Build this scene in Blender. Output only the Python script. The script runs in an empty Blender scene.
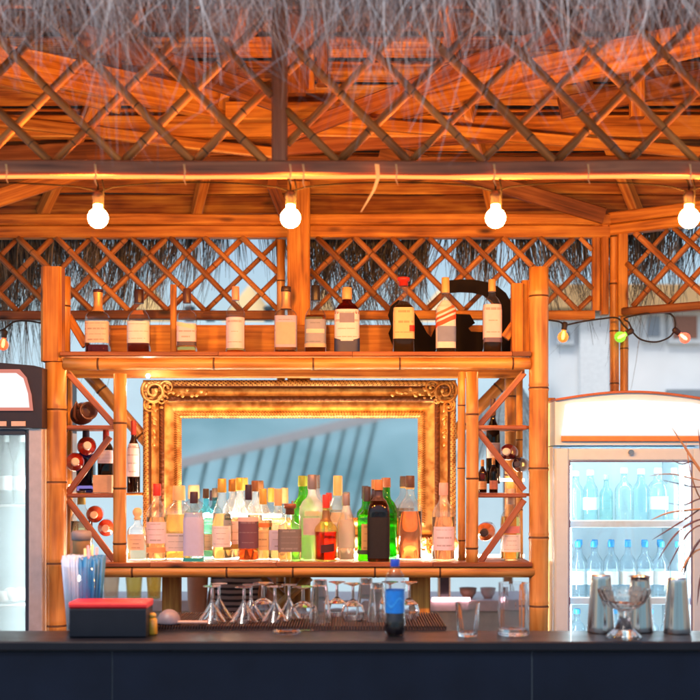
import bpy, math, random
from mathutils import Vector, Matrix, noise
R = math.radians
random.seed(7)
sc = bpy.context.scene
COL = sc.collection

# ---------------------------------------------------------------- picture -> world
F = 1175.0; CY = -5.0; H = 1.58; HZ = 480.0
def sxy(Y): return (Y - CY) / F
def W(px, py, Y):
    s = sxy(Y); return Vector(((px - 350) * s, Y, H - (py - HZ) * s))
def XX(px, Y): return (px - 350) * sxy(Y)
def ZZ(py, Y): return H - (py - HZ) * sxy(Y)

# ---------------------------------------------------------------- materials
def newmat(name):
    m = bpy.data.materials.new(name); m.use_nodes = True
    nt = m.node_tree; nt.nodes.clear()
    out = nt.nodes.new('ShaderNodeOutputMaterial')
    return m, nt, out
def N(nt, t, **kw):
    n = nt.nodes.new(t)
    for k, v in kw.items():
        if k in n.inputs: n.inputs[k].default_value = v
        else: setattr(n, k, v)
    return n
def L(nt, a, b): nt.links.new(a, b)
_pc = {}
def plain(col, rough=.5, metal=0., var=.12, spec=.5, scale=30., bump=0., coat=0., name='plain'):
    k = (tuple(col), rough, metal, var, spec, scale, bump, coat)
    if k in _pc: return _pc[k]
    m, nt, out = newmat(name)
    b = N(nt, 'ShaderNodeBsdfPrincipled'); b.inputs['Roughness'].default_value = rough
    b.inputs['Metallic'].default_value = metal; b.inputs['Specular IOR Level'].default_value = spec
    b.inputs['Coat Weight'].default_value = coat
    tc = N(nt, 'ShaderNodeTexCoord'); no = N(nt, 'ShaderNodeTexNoise'); no.inputs['Scale'].default_value = scale
    no.inputs['Detail'].default_value = 5
    L(nt, tc.outputs['Object'], no.inputs['Vector'])
    mx = N(nt, 'ShaderNodeMix', data_type='RGBA')
    c = Vector(col)
    mx.inputs[6].default_value = (*(c * (1 - var * 2)), 1); mx.inputs[7].default_value = (*[min(1, v * (1 + var)) for v in c], 1)
    L(nt, no.outputs['Fac'], mx.inputs[0]); L(nt, mx.outputs[2], b.inputs['Base Color'])
    rr = N(nt, 'ShaderNodeMapRange'); rr.inputs[3].default_value = max(.02, rough - .1); rr.inputs[4].default_value = min(1, rough + .12)
    L(nt, no.outputs['Fac'], rr.inputs[0]); L(nt, rr.outputs[0], b.inputs['Roughness'])
    if bump:
        bp = N(nt, 'ShaderNodeBump'); bp.inputs['Strength'].default_value = bump; bp.inputs['Distance'].default_value = .004
        L(nt, no.outputs['Fac'], bp.inputs['Height']); L(nt, bp.outputs[0], b.inputs['Normal'])
    L(nt, b.outputs[0], out.inputs[0]); _pc[k] = m; return m

def woodmat(name, dark, mid, light, rough=.55, gs=(2.2, 55.), knots=True, bump=.35, coat=0., var=(.62, 1.2)):
    m, nt, out = newmat(name)
    b = N(nt, 'ShaderNodeBsdfPrincipled'); b.inputs['Roughness'].default_value = rough; b.inputs['Coat Weight'].default_value = coat
    b.inputs['Coat Roughness'].default_value = .25
    uv = N(nt, 'ShaderNodeUVMap'); mp = N(nt, 'ShaderNodeMapping')
    mp.inputs['Scale'].default_value = (gs[0], gs[1], 1)
    L(nt, uv.outputs[0], mp.inputs[0])
    n1 = N(nt, 'ShaderNodeTexNoise'); n1.inputs['Scale'].default_value = 1; n1.inputs['Detail'].default_value = 6; n1.inputs['Distortion'].default_value = .6
    L(nt, mp.outputs[0], n1.inputs[0])
    mp2 = N(nt, 'ShaderNodeMapping'); mp2.inputs['Scale'].default_value = (3.5, 9, 1); L(nt, uv.outputs[0], mp2.inputs[0])
    n2 = N(nt, 'ShaderNodeTexNoise'); n2.inputs['Scale'].default_value = 1; n2.inputs['Detail'].default_value = 3
    L(nt, mp2.outputs[0], n2.inputs[0])
    ad = N(nt, 'ShaderNodeMath', operation='MULTIPLY_ADD'); ad.inputs[1].default_value = .55
    ad2 = N(nt, 'ShaderNodeMath', operation='MULTIPLY'); ad2.inputs[1].default_value = .45
    L(nt, n2.outputs['Fac'], ad2.inputs[0]); L(nt, n1.outputs['Fac'], ad.inputs[0]); L(nt, ad2.outputs[0], ad.inputs[2])
    cr = N(nt, 'ShaderNodeValToRGB'); e = cr.color_ramp.elements
    e[0].position = .32; e[0].color = (*dark, 1); e[1].position = .66; e[1].color = (*light, 1)
    x = e.new(.48); x.color = (*mid, 1)
    L(nt, ad.outputs[0], cr.inputs[0])
    last = cr.outputs[0]
    if knots:
        vo = N(nt, 'ShaderNodeTexVoronoi'); mp3 = N(nt, 'ShaderNodeMapping'); mp3.inputs['Scale'].default_value = (3.1, 9, 1)
        L(nt, uv.outputs[0], mp3.inputs[0]); L(nt, mp3.outputs[0], vo.inputs[0]); vo.inputs['Scale'].default_value = 1
        r = N(nt, 'ShaderNodeMapRange'); r.inputs[1].default_value = .05; r.inputs[2].default_value = .16; r.inputs[3].default_value = 1; r.inputs[4].default_value = 0
        L(nt, vo.outputs['Distance'], r.inputs[0])
        mx = N(nt, 'ShaderNodeMix', data_type='RGBA'); L(nt, r.outputs[0], mx.inputs[0]); L(nt, last, mx.inputs[6])
        mx.inputs[7].default_value = (*(Vector(dark) * .45), 1); last = mx.outputs[2]
    ge = N(nt, 'ShaderNodeNewGeometry'); mr = N(nt, 'ShaderNodeMapRange'); mr.inputs[3].default_value = var[0]; mr.inputs[4].default_value = var[1]
    L(nt, ge.outputs['Random Per Island'], mr.inputs[0]); vm = N(nt, 'ShaderNodeVectorMath', operation='SCALE'); L(nt, last, vm.inputs[0]); L(nt, mr.outputs[0], vm.inputs['Scale']); last = vm.outputs[0]
    L(nt, last, b.inputs['Base Color'])
    bp = N(nt, 'ShaderNodeBump'); bp.inputs['Strength'].default_value = bump; bp.inputs['Distance'].default_value = .003
    L(nt, ad.outputs[0], bp.inputs['Height']); L(nt, bp.outputs[0], b.inputs['Normal'])
    L(nt, b.outputs[0], out.inputs[0]); return m
_em = {}
def emit(col, st):
    k = (tuple(col), st)
    if k in _em: return _em[k]
    m, nt, out = newmat('glow'); e = N(nt, 'ShaderNodeEmission'); e.inputs[0].default_value = (*col, 1); e.inputs[1].default_value = st
    L(nt, e.outputs[0], out.inputs[0]); _em[k] = m; return m
_gl = {}
def glass(tint=(.97, .98, .97), edge=.55, frost=0.):
    """thin bottle wall: clear face on, tinted and reflective towards its edges"""
    k = (tuple(tint), edge, frost)
    if k in _gl: return _gl[k]
    m, nt, out = newmat('glass')
    t = N(nt, 'ShaderNodeBsdfTransparent'); g = N(nt, 'ShaderNodeBsdfGlossy'); g.inputs['Roughness'].default_value = .03
    lw = N(nt, 'ShaderNodeLayerWeight'); lw.inputs[0].default_value = .5
    mx = N(nt, 'ShaderNodeMix', data_type='RGBA'); mx.inputs[6].default_value = (*tint, 1)
    mx.inputs[7].default_value = (*[max(0., v ** 2.2) * edge for v in tint], 1)
    pw = N(nt, 'ShaderNodeMath', operation='POWER'); pw.inputs[1].default_value = 3.
    L(nt, lw.outputs['Facing'], pw.inputs[0]); L(nt, pw.outputs[0], mx.inputs[0]); L(nt, mx.outputs[2], t.inputs[0])
    fr = N(nt, 'ShaderNodeMath', operation='POWER'); fr.inputs[1].default_value = 4.; L(nt, lw.outputs['Facing'], fr.inputs[0])
    ml = N(nt, 'ShaderNodeMath', operation='MULTIPLY_ADD'); ml.inputs[1].default_value = .85; ml.inputs[2].default_value = .045; ml.use_clamp = True
    L(nt, fr.outputs[0], ml.inputs[0])
    ms = N(nt, 'ShaderNodeMixShader'); L(nt, ml.outputs[0], ms.inputs[0]); L(nt, t.outputs[0], ms.inputs[1]); L(nt, g.outputs[0], ms.inputs[2])
    last = ms.outputs[0]
    if frost:
        d = N(nt, 'ShaderNodeBsdfPrincipled'); d.inputs['Base Color'].default_value = (*tint, 1); d.inputs['Roughness'].default_value = .5
        tl = N(nt, 'ShaderNodeBsdfTranslucent'); tl.inputs[0].default_value = (*tint, 1)
        m3 = N(nt, 'ShaderNodeMixShader'); m3.inputs[0].default_value = .88; L(nt, d.outputs[0], m3.inputs[1]); L(nt, tl.outputs[0], m3.inputs[2])
        m2 = N(nt, 'ShaderNodeMixShader'); m2.inputs[0].default_value = frost; L(nt, last, m2.inputs[1]); L(nt, m3.outputs[0], m2.inputs[2]); last = m2.outputs[0]
    L(nt, last, out.inputs[0]); _gl[k] = m; return m
_lq = {}
def liquid(col, ior=1.15, rough=0.):
    k = (tuple(col), ior, rough)
    if k in _lq: return _lq[k]
    m, nt, out = newmat('liquid'); b = N(nt, 'ShaderNodeBsdfPrincipled')
    b.inputs['Base Color'].default_value = (*col, 1); b.inputs['Transmission Weight'].default_value = 1
    b.inputs['IOR'].default_value = ior; b.inputs['Roughness'].default_value = rough
    L(nt, b.outputs[0], out.inputs[0]); _lq[k] = m; return m

BAMBOO = woodmat('bamboo', (.26, .09, .02), (.56, .26, .06), (.76, .43, .13), rough=.38, gs=(3, 40), knots=False, bump=.12, coat=.25)
BNODE = plain((.10, .045, .02), .6, name='bamboo_node')
BAMBOOD = woodmat('bamboo_red', (.13, .03, .018), (.30, .10, .045), (.42, .17, .08), rough=.4, gs=(3, 40), knots=False, bump=.12, coat=.2)
PINE = woodmat('pine', (.13, .03, .004), (.48, .18, .026), (.76, .40, .07), var=(.45, 1.3))
PINED = woodmat('dark_pine', (.05, .014, .006), (.18, .06, .018), (.34, .14, .045))
BEAMM = woodmat('front_beam_wood', (.12, .035, .018), (.30, .10, .05), (.46, .18, .09))
STICK = woodmat('lattice_stick', (.16, .055, .02), (.36, .15, .055), (.64, .33, .11), knots=False, gs=(4, 60))
STICKF = woodmat('front_lattice_stick', (.16, .045, .010), (.46, .16, .035), (.70, .30, .08), knots=False, gs=(4, 60))
BOARD = woodmat('shelf_board', (.08, .02, .01), (.26, .08, .03), (.40, .16, .06))

# ---------------------------------------------------------------- mesh builder
def dense(pr):
    out_ = []
    for a, b_ in zip(pr, pr[1:]):
        out_.append(tuple(a)); ln = math.hypot(b_[0] - a[0], b_[1] - a[1]); d = min(.3, .0004 / max(ln, 1e-5))
        for t_ in (d, .5, 1 - d): out_.append((a[0] + (b_[0] - a[0]) * t_, a[1] + (b_[1] - a[1]) * t_))
    return out_ + [tuple(pr[-1])]
class MB:
    def __init__(s): s.v = []; s.f = []; s.m = []; s.s = []; s.uv = []
    def face(s, idx, mi=0, sm=False, uv=None):
        s.f.append(tuple(idx)); s.m.append(mi); s.s.append(sm); s.uv.append(uv or [(0, 0)] * len(idx))
    def sweep(s, rings, mi=0, sm=True, cap=True, us=None, closed=True, mis=None):
        """rings: list of lists of points of equal length"""
        b = len(s.v); n = len(rings[0]); off = (random.uniform(0, 50), random.uniform(0, 50))
        for r in rings: s.v += [Vector(p) for p in r]
        if us is None:
            us = [0.]
            for i in range(1, len(rings)): us.append(us[-1] + (Vector(rings[i][0]) - Vector(rings[i - 1][0])).length)
        vs = [0.]
        for j in range(1, n + 1): vs.append(vs[-1] + (Vector(rings[0][j % n]) - Vector(rings[0][j - 1])).length)
        for i in range(len(rings) - 1):
            mm = mis[i] if mis else mi
            for j in range(n if closed else n - 1):
                k = (j + 1) % n
                s.face((b + i * n + j, b + i * n + k, b + (i + 1) * n + k, b + (i + 1) * n + j), mm, sm,
                       [(us[i] + off[0], vs[j] + off[1]), (us[i] + off[0], vs[j + 1] + off[1]), (us[i + 1] + off[0], vs[j + 1] + off[1]), (us[i + 1] + off[0], vs[j] + off[1])])
        if cap and closed:
            m0 = mis[0] if mis else mi; m1 = mis[-1] if mis else mi
            s.face(tuple(b + j for j in reversed(range(n))), m0, False, [(off[0] + 7 + .01 * j, off[1]) for j in range(n)])
            e = b + (len(rings) - 1) * n
            s.face(tuple(e + j for j in range(n)), m1, False, [(off[0] + 9 + .01 * j, off[1]) for j in range(n)])
        return s
    def beam(s, p0, p1, w, h, mi=0, ch=.004, up=(0, 0, 1), warp=.0015):
        p0 = Vector(p0); p1 = Vector(p1); d = (p1 - p0); ln = d.length; d.normalize(); up = Vector(up)
        if abs(d.dot(up)) > .98: up = Vector((0, 1, 0))
        sd = d.cross(up).normalized(); u2 = sd.cross(d).normalized()
        ch = min(ch, w * .3, h * .3)
        prof = [(-w / 2 + ch, -h / 2), (w / 2 - ch, -h / 2), (w / 2, -h / 2 + ch), (w / 2, h / 2 - ch), (w / 2 - ch, h / 2), (-w / 2 + ch, h / 2), (-w / 2, h / 2 - ch), (-w / 2, -h / 2 + ch)]
        k = max(2, int(ln / .25) + 1); rings = []; sd0 = random.uniform(0, 99)
        for i in range(k):
            t = i / (k - 1); c = p0 + d * (ln * t)
            o = sd * (noise.noise(Vector((sd0, t * ln * 2, 0))) * warp * 2) + u2 * (noise.noise(Vector((sd0, t * ln * 2, 9))) * warp * 2)
            if i in (0, k - 1): o = Vector()
            rings.append([c + o + sd * a + u2 * b for a, b in prof])
        return s.sweep(rings, mi, False)
    def box(s, x0, x1, y0, y1, z0, z1, mi=0, ch=.003):
        dx, dy, dz = x1 - x0, y1 - y0, z1 - z0; cx, cy, cz = (x0 + x1) / 2, (y0 + y1) / 2, (z0 + z1) / 2
        if dx >= dy and dx >= dz: return s.beam((x0, cy, cz), (x1, cy, cz), dy, dz, mi, ch, warp=0)
        if dz >= dy: return s.beam((cx, cy, z0), (cx, cy, z1), dx, dy, mi, ch, up=(0, 1, 0), warp=0)
        return s.beam((cx, y0, cz), (cx, y1, cz), dx, dz, mi, ch, warp=0)
    def tube(s, pts, r, n=10, mi=0, cap=True, flat=1.):
        pts = [Vector(p) for p in pts]; rings = []
        rs = r if isinstance(r, (list, tuple)) else [r] * len(pts)
        prev = None
        for i, p in enumerate(pts):
            d = (pts[min(i + 1, len(pts) - 1)] - pts[max(i - 1, 0)]).normalized()
            if prev is None:
                up = Vector((0, 0, 1)) if abs(d.z) < .9 else Vector((0, 1, 0))
                a = d.cross(up).normalized()
            else:
                a = (prev - d * prev.dot(d)).normalized()
            prev = a; b = d.cross(a)
            rings.append([p + (a * math.cos(t) + b * math.sin(t) * flat) * rs[i] for t in [2 * math.pi * q / n for q in range(n)]])
        return s.sweep(rings, mi, True, cap)
    def bamboo(s, p0, p1, r, sp=.26, n=14, mi=0, nm=1, taper=.0, bend=.004):
        p0 = Vector(p0); p1 = Vector(p1); d = p1 - p0; ln = d.length; d.normalize()
        up = Vector((0, 0, 1)) if abs(d.z) < .9 else Vector((0, 1, 0)); a = d.cross(up).normalized(); b = d.cross(a)
        st = [0.]; ids = []; sd0 = random.uniform(0, 99)
        prof = [(0., 1.)]
        t = random.uniform(.3, .9) * sp
        mis = []
        def addp(t_, k, m): prof.append((t_, k)); mis.append(m)
        while t < ln - .02:
            g = min(.006, r * .25)
            addp(t - g * 2.6, 1.0, mi); addp(t - g, 1.075, mi); addp(t - g * .4, 1.03, nm); addp(t + g * .4, .985, nm); addp(t + g * 1.6, 1.05, mi); addp(t + g * 3.5, .995, mi)
            t += sp * random.uniform(.8, 1.2)
        addp(ln, 1., mi)
        prof2 = [prof[0]]; m2 = []
        for i in range(1, len(prof)):
            if prof[i][0] <= prof2[-1][0] or prof[i][0] > ln + 1e-6: continue
            prof2.append(prof[i]); m2.append(mis[i - 1])
        rings = []
        for t_, k in prof2:
            o = a * noise.noise(Vector((sd0, t_ * 1.5, 0))) * bend + b * noise.noise(Vector((sd0, t_ * 1.5, 5))) * bend
            rr = r * k * (1 - taper * t_ / ln)
            rings.append([p0 + d * t_ + o + (a * math.cos(q) + b * math.sin(q)) * rr for q in [2 * math.pi * z / n for z in range(n)]])
        return s.sweep(rings, mi, True, True, us=[p[0] for p in prof2], mis=m2)
    def lathe(s, prof, c=(0, 0, 0), n=28, mi=0, cap=True, sq=2., dy=1.):
        """prof (r, z) or (r, z, squareness)"""
        c = Vector(c); rings = []
        for p in prof:
            e = p[2] if len(p) > 2 else sq; ring = []
            for q in range(n):
                t = 2 * math.pi * (q + .5) / n; ct, st = math.cos(t), math.sin(t)
                k = (abs(ct) ** e + abs(st) ** e) ** (-1 / e)
                ring.append(c + Vector((ct * k * p[0], st * k * p[0] * dy, p[1])))
            rings.append(ring)
        return s.sweep(rings, mi, True, cap)
    def sphere(s, c, r, mi=0, n=12, m=8, sc_=(1, 1, 1)):
        c = Vector(c); rings = []
        for i in range(m + 1):
            a = -math.pi / 2 + math.pi * (i + .001) / (m + .002)
            rings.append([c + Vector((math.cos(a) * math.cos(t) * sc_[0], math.cos(a) * math.sin(t) * sc_[1], math.sin(a) * sc_[2])) * r for t in [2 * math.pi * q / n for q in range(n)]])
        return s.sweep(rings, mi, True)
    def poly(s, pts, y0, y1, mi=0):
        """polygon in XZ extruded along Y"""
        b = len(s.v); n = len(pts)
        s.v += [Vector((p[0], y0, p[1])) for p in pts] + [Vector((p[0], y1, p[1])) for p in pts]
        s.face([b + i for i in range(n)], mi, False, [(p[0], p[1]) for p in pts]); s.face([b + n + i for i in reversed(range(n))], mi, False, [(p[0], p[1]) for p in reversed(pts)])
        for i in range(n):
            k = (i + 1) % n; s.face((b + i, b + n + i, b + n + k, b + k), mi)
        return s
    def ribbon(s, pts, wv, mi=0):
        b = len(s.v)
        n = len(pts)
        for i, p in enumerate(pts):
            w = wv * (1 - .75 * i / (n - 1)); s.v += [Vector(p) - w, Vector(p) + w]
        for i in range(n - 1): s.face((b + 2 * i, b + 2 * i + 1, b + 2 * i + 3, b + 2 * i + 2), mi, True, [(0, i), (1, i), (1, i + 1), (0, i + 1)])
        return s
    def build(s, name, mats, parent=None, origin=None):
        me = bpy.data.meshes.new(name)
        o = Vector(origin) if origin is not None else Vector((0, 0, 0))
        me.from_pydata([tuple(v - o) for v in s.v], [], s.f)
        if not isinstance(mats, (list, tuple)): mats = [mats]
        for m in mats: me.materials.append(m)
        me.polygons.foreach_set('material_index', s.m); me.polygons.foreach_set('use_smooth', s.s)
        ul = me.uv_layers.new(name='UVMap'); fl = [c for f in s.uv for p in f for c in p]
        ul.data.foreach_set('uv', fl)
        me.update()
        ob = bpy.data.objects.new(name, me); COL.objects.link(ob)
        if origin is not None and parent is None: ob.location = o
        if parent is not None:
            ob.parent = parent
            wl = Vector(parent['_w']) if '_w' in parent else Vector()
            if origin is not None:
                ob.location = o - wl
            else:
                me.transform(Matrix.Translation(-wl))
            ob['_w'] = tuple(o if origin is not None else wl)
        else:
            ob['_w'] = tuple(o)
        return ob
def tag(o, label, cat, group=None, kind=None):
    o['label'] = label; o['category'] = cat
    if group: o['group'] = group
    if kind: o['kind'] = kind
    return o
def struct(o): o['kind'] = 'structure'; return o
def thing(name, label, cat, loc, group=None):
    o = bpy.data.objects.new(name, None); COL.objects.link(o); o.location = loc; o['_w'] = tuple(loc); o.empty_display_size = .05
    return tag(o, label, cat, group)
def copy_tree(o, parent=None):
    c = o.copy(); COL.objects.link(c); c.parent = parent
    for ch in [x for x in bpy.data.objects if x.parent == o]: copy_tree(ch, c)
    return c

# ---------------------------------------------------------------- world, sun, camera
SUN_EL, SUN_AZ = 57, 205      # azimuth: direction the sun stands in, degrees clockwise from +Y
w = bpy.data.worlds.new('World'); sc.world = w; w.use_nodes = True
nt = w.node_tree; bg = nt.nodes['Background']; sky = nt.nodes.new('ShaderNodeTexSky'); sky.sky_type = 'NISHITA'
sky.sun_disc = False; sky.sun_elevation = R(SUN_EL); sky.sun_rotation = R(SUN_AZ); sky.air_density = 1.3; sky.dust_density = 2.0; sky.ozone_density = 1.5
nt.links.new(sky.outputs[0], bg.inputs[0]); bg.inputs[1].default_value = .12
ld = bpy.data.lights.new('sun', 'SUN'); ld.energy = 1.6; ld.angle = R(12); ld.color = (1, .95, .88)
lo = bpy.data.objects.new('sun', ld); COL.objects.link(lo)
sd = Vector((math.sin(R(SUN_AZ)) * math.cos(R(SUN_EL)), math.cos(R(SUN_AZ)) * math.cos(R(SUN_EL)), math.sin(R(SUN_EL))))
lo.rotation_euler = (-sd).to_track_quat('-Z', 'Y').to_euler(); lo.location = sd * 30
cd = bpy.data.cameras.new('camera'); cam = bpy.data.objects.new('camera', cd); COL.objects.link(cam); sc.camera = cam
cam.location = (0, CY, H); cam.rotation_euler = (R(90), 0, 0)
cd.sensor_width = 36; cd.lens = F / 700 * 36; cd.shift_y = (HZ - 350) / 700; cd.clip_end = 2000; cd.clip_start = .05
cd.dof.use_dof = True; cd.dof.focus_distance = 4.85; cd.dof.aperture_fstop = 2.4
sc.render.resolution_x = sc.render.resolution_y = 1024
sc.view_settings.view_transform = 'Standard'; sc.view_settings.look = 'None'; sc.view_settings.gamma = 1; sc.view_settings.use_curve_mapping = False
sc.view_settings.exposure = .45
sc.render.engine = 'CYCLES'; cy = sc.cycles
cy.use_denoising = True; cy.max_bounces = 14; cy.transmission_bounces = 12; cy.transparent_max_bounces = 40; cy.diffuse_bounces = 4; cy.glossy_bounces = 5
cy.sample_clamp_indirect = 6; cy.blur_glossy = .6
WARM = (1, .36, .075)

# ---------------------------------------------------------------- ground and far setting
m, nt, out = newmat('sand'); b = N(nt, 'ShaderNodeBsdfPrincipled'); b.inputs['Roughness'].default_value = .95
tc = N(nt, 'ShaderNodeTexCoord'); no = N(nt, 'ShaderNodeTexNoise'); no.inputs['Scale'].default_value = 1.3; no.inputs['Detail'].default_value = 9
L(nt, tc.outputs['Object'], no.inputs[0]); cr = N(nt, 'ShaderNodeValToRGB'); cr.color_ramp.elements[0].color = (.30, .27, .22, 1); cr.color_ramp.elements[1].color = (.48, .43, .35, 1)
L(nt, no.outputs[0], cr.inputs[0]); L(nt, cr.outputs[0], b.inputs[0]); L(nt, b.outputs[0], out.inputs[0]); SAND = m
g = MB(); S = 900
g.v += [Vector((-S, -S, 0)), Vector((S, -S, 0)), Vector((S, S, 0)), Vector((-S, S, 0))]; g.face((0, 1, 2, 3))
struct(g.build('sand_ground', SAND))
g = MB()
for i in range(22):
    y = -1.9 + i * .16; g.box(-2.7, 2.7, y + .004, y + .156, .02, .06)
struct(g.build('deck_floor', PINED))

def gmat(col, v=.08): return plain(col, .85, var=v, scale=2.5)
# pale blue building behind the bar
BY = 7.0
bl = thing('beach_house', 'pale blue painted building with brown windows and an ochre fascia, behind the bar', 'building', (3.5, BY, 0))
g = MB(); x0 = XX(541, BY)
g.box(x0, 9, BY, BY + 4, 0, ZZ(312, BY), 0, ch=.01); g.build('wall', gmat((.86, .90, .93)), bl)
g = MB(); g.box(x0 - .15, 9.2, BY - .25, BY + 4.2, ZZ(312, BY) + .002, ZZ(288, BY), 0, ch=.01); g.build('fascia', plain((.62, .38, .17), .8, scale=3), bl)
for (a, b_, t_, bt, cc) in ((641, 663, 306, 342, (.28, .33, .40)), (667, 700, 306, 344, (.34, .13, .08)), (752, 790, 306, 344, (.28, .33, .40)), (556, 573, 322, 345, (.10, .16, .2))):
    g = MB(); g.box(XX(a, BY), XX(b_, BY), BY - .06, BY + .05, ZZ(bt, BY), ZZ(t_, BY) - .06); wf = g.build('window', plain((.7, .75, .78), .5), bl)
    g = MB(); g.box(XX(a, BY) + .05, XX(b_, BY) - .05, BY - .07, BY - .055, ZZ(bt, BY) + .05, ZZ(t_, BY) - .11); g.build('pane', plain(cc, .15), wf)
g = MB(); g.box(XX(578, BY), XX(607, BY), BY - .10, BY - .02, .3, ZZ(318, BY)); g.build('shutter', plain((.84, .88, .92), .7), bl)
g = MB(); g.box(XX(665, BY), XX(705, BY), BY - .10, BY - .02, ZZ(398, BY), ZZ(390, BY)); g.build('ledge', plain((.25, .3, .35), .7), bl)
# long blue wall
Y2 = 6.4
g = MB(); g.box(-9, x0 - .02, Y2, Y2 + .25, 0, ZZ(322, Y2)); g.v = g.v
tag(g.build('garden_wall', gmat((.62, .83, .93), .08)), 'long sky-blue painted wall seen through the shelf, behind the bar', 'wall')
gr_posts = []
for i, px in enumerate((8, 80, 137, 188, 209, 268)):
    g = MB(); s_ = sxy(Y2); h_ = (14 + 4 * (i % 2)) * s_; X = XX(px, Y2); zb = ZZ(322, Y2)
    g.lathe([(.045, zb + .002), (.045, zb + h_ * .8), (.06, zb + h_ * .82), (.06, zb + h_ * .9), (.03, zb + h_)], (X, Y2 + .12, 0), n=12)
    nm = ['just left of the left shelf post', 'beside the first whisky bottle', 'behind the second top-shelf bottle', 'behind the third top-shelf bottle', 'between the third and fourth top-shelf bottles', 'left of the middle post'][i]
    tag(g.build('bollard', plain((.05, .07, .08), .6), origin=(X, Y2 + .12, zb)), 'small dark post on the blue wall, ' + nm, 'post', 'dark posts on the blue wall')
# parasols beyond
def parasol(px, ytop, half, Y, col, label):
    s_ = sxy(Y); X = XX(px, Y); zt = ZZ(ytop, Y)
    t = thing('beach_parasol', label, 'parasol', (X, Y, 0), 'parasols beyond the blue wall')
    g = MB(); r = half * s_; n = 8
    prof = [(.03, zt), (r * .35, zt - .22), (r * .7, zt - .48), (r, zt - .85), (r * .995, zt - 1.15), (r * .97, zt - 1.15), (r * .96, zt - .88), (.03, zt - .06)]
    g.lathe(prof[::-1], (X, Y, 0), n=n); g.build('canopy', plain(col, .85, scale=6), t)
    g = MB(); g.tube([(X, Y, 0), (X, Y, zt + .1)], .035); g.build('pole', plain((.6, .6, .6), .5), t)
parasol(150, 284, 34, 13, (.80, .52, .22), 'ochre canvas parasol behind the second whisky bottle')
parasol(250, 286, 38, 13.5, (.85, .60, .30), 'sandy parasol beside the middle post behind the lattice')
parasol(325, 289, 20, 15, (.80, .50, .22), 'small ochre parasol just right of the middle post')
parasol(440, 290, 42, 13, (.88, .62, .34), 'wide sand-coloured parasol behind the black cut-out sign')
# what the mirror sees: teal bank tilted to catch the sun and stair rail behind the photographer
m, nt, out = newmat('teal_render'); b = N(nt, 'ShaderNodeBsdfPrincipled'); b.inputs['Roughness'].default_value = .9
tc = N(nt, 'ShaderNodeTexCoord'); no = N(nt, 'ShaderNodeTexNoise'); no.inputs['Scale'].default_value = .7; no.inputs['Detail'].default_value = 7; no.inputs['Distortion'].default_value = .5
L(nt, tc.outputs['Object'], no.inputs[0]); cr = N(nt, 'ShaderNodeValToRGB'); cr.color_ramp.elements[0].position = .3; cr.color_ramp.elements[0].color = (.24, .47, .49, 1); cr.color_ramp.elements[1].position = .7; cr.color_ramp.elements[1].color = (.50, .76, .77, 1)
L(nt, no.outputs[0], cr.inputs[0]); L(nt, cr.outputs[0], b.inputs[0]); L(nt, b.outputs[0], out.inputs[0])
g = MB(); g.poly([(10, 0.002), (15.5, 3.9), (16.6, 3.9), (16.6, .002)], -11, 11); g.v = [Vector((v.y, -v.x, v.z)) for v in g.v]
tag(g.build('concrete_bank', m), 'teal concrete bank, tilted to catch the sun, reflected in the gilt mirror', 'bank')
t = thing('stair_railing', 'white slanting stair railing reflected in the gilt mirror', 'railing', (-1, -9.2, 0))
RY = -9.2; V = 10.0; s_ = (V + 5) / F
p0 = Vector(((120 - 350) * s_, RY, H - (478 - HZ) * s_)); p1 = Vector(((470 - 350) * s_, RY, H - (394 - HZ) * s_))
g = MB(); g.beam(p0, p1, .08, .12); g.build('handrail', plain((.95, .96, .96), .5), t)
g = MB(); g.beam(p0 - Vector((.5, 0, 1.35)), p1 - Vector((.5, 0, 1.35)), .08, .08); g.build('bottom_rail', plain((.7, .75, .77), .5), t)
k = 20
for i in range(14):
    q = p0.lerp(p1, ((i + .5) / k) ** .8); g = MB(); g.beam(q - Vector((0, 0, .05)), q - Vector((.30, 0, 1.30)), .05, .05, warp=0)
    g.build('baluster', plain((.17, .34, .37), .5), t)

# ---------------------------------------------------------------- the hut
hut = thing('beach_bar_hut', 'open timber hut with bamboo lattice and a shaggy thatched roof over the bar', 'hut', (0, 0, 0))
hut['_w'] = (0, 0, 0)
RYB = .60                                      # rear lattice plane
def part(mb, name, mat, parent=hut): return mb.build(name, mat, parent)
def lattice(x0, x1, z0, z1, y, pitch, r, nm='lattice_panel', P=lambda v: v, phase=0., sp=.2, mat=None):
    g = MB(); h = z1 - z0
    i = -int(h / pitch) - 2
    while x0 + i * pitch + phase < x1 + h:
        xs = x0 + i * pitch + phase
        for sgn in (1, -1):
            # line x = xs + sgn*(z-z0)
            xa = xs + random.uniform(-.006, .006); xb = xs + sgn * h + random.uniform(-.008, .008)
            A = Vector((xa, 0, z0)); B = Vector((xb, 0, z1))
            t0, t1 = 0., 1.; dx = xb - xa
            for lim, s2 in ((x0, 1), (x1, -1)):
                fa = (A.x - lim) * s2; fb = (B.x - lim) * s2
                if fa < 0 and fb < 0: t0 = 2; break
                if fa < 0: t0 = max(t0, fa / (fa - fb))
                elif fb < 0: t1 = min(t1, fa / (fa - fb))
            if t1 - t0 < .12: continue
            a = A.lerp(B, t0); c = A.lerp(B, t1); o = Vector((0, y + sgn * r * .95, 0))
            g.bamboo(P(a + o), P(c + o), r * random.uniform(.85, 1.12), sp=sp, n=8, bend=.006)
        i += 1
    part(g, nm, [mat or STICK, BNODE])
zt, zb = ZZ(238, RYB), ZZ(311, RYB)
pitch_b = 37.5 * sxy(RYB)
lattice(XX(-130, RYB), XX(278, RYB), zb, zt, RYB, pitch_b, .0138, phase=XX(17, RYB) - XX(-130, RYB))
lattice(XX(310, RYB), XX(592, RYB), zb, zt, RYB, pitch_b, .0138, phase=.02)
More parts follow.
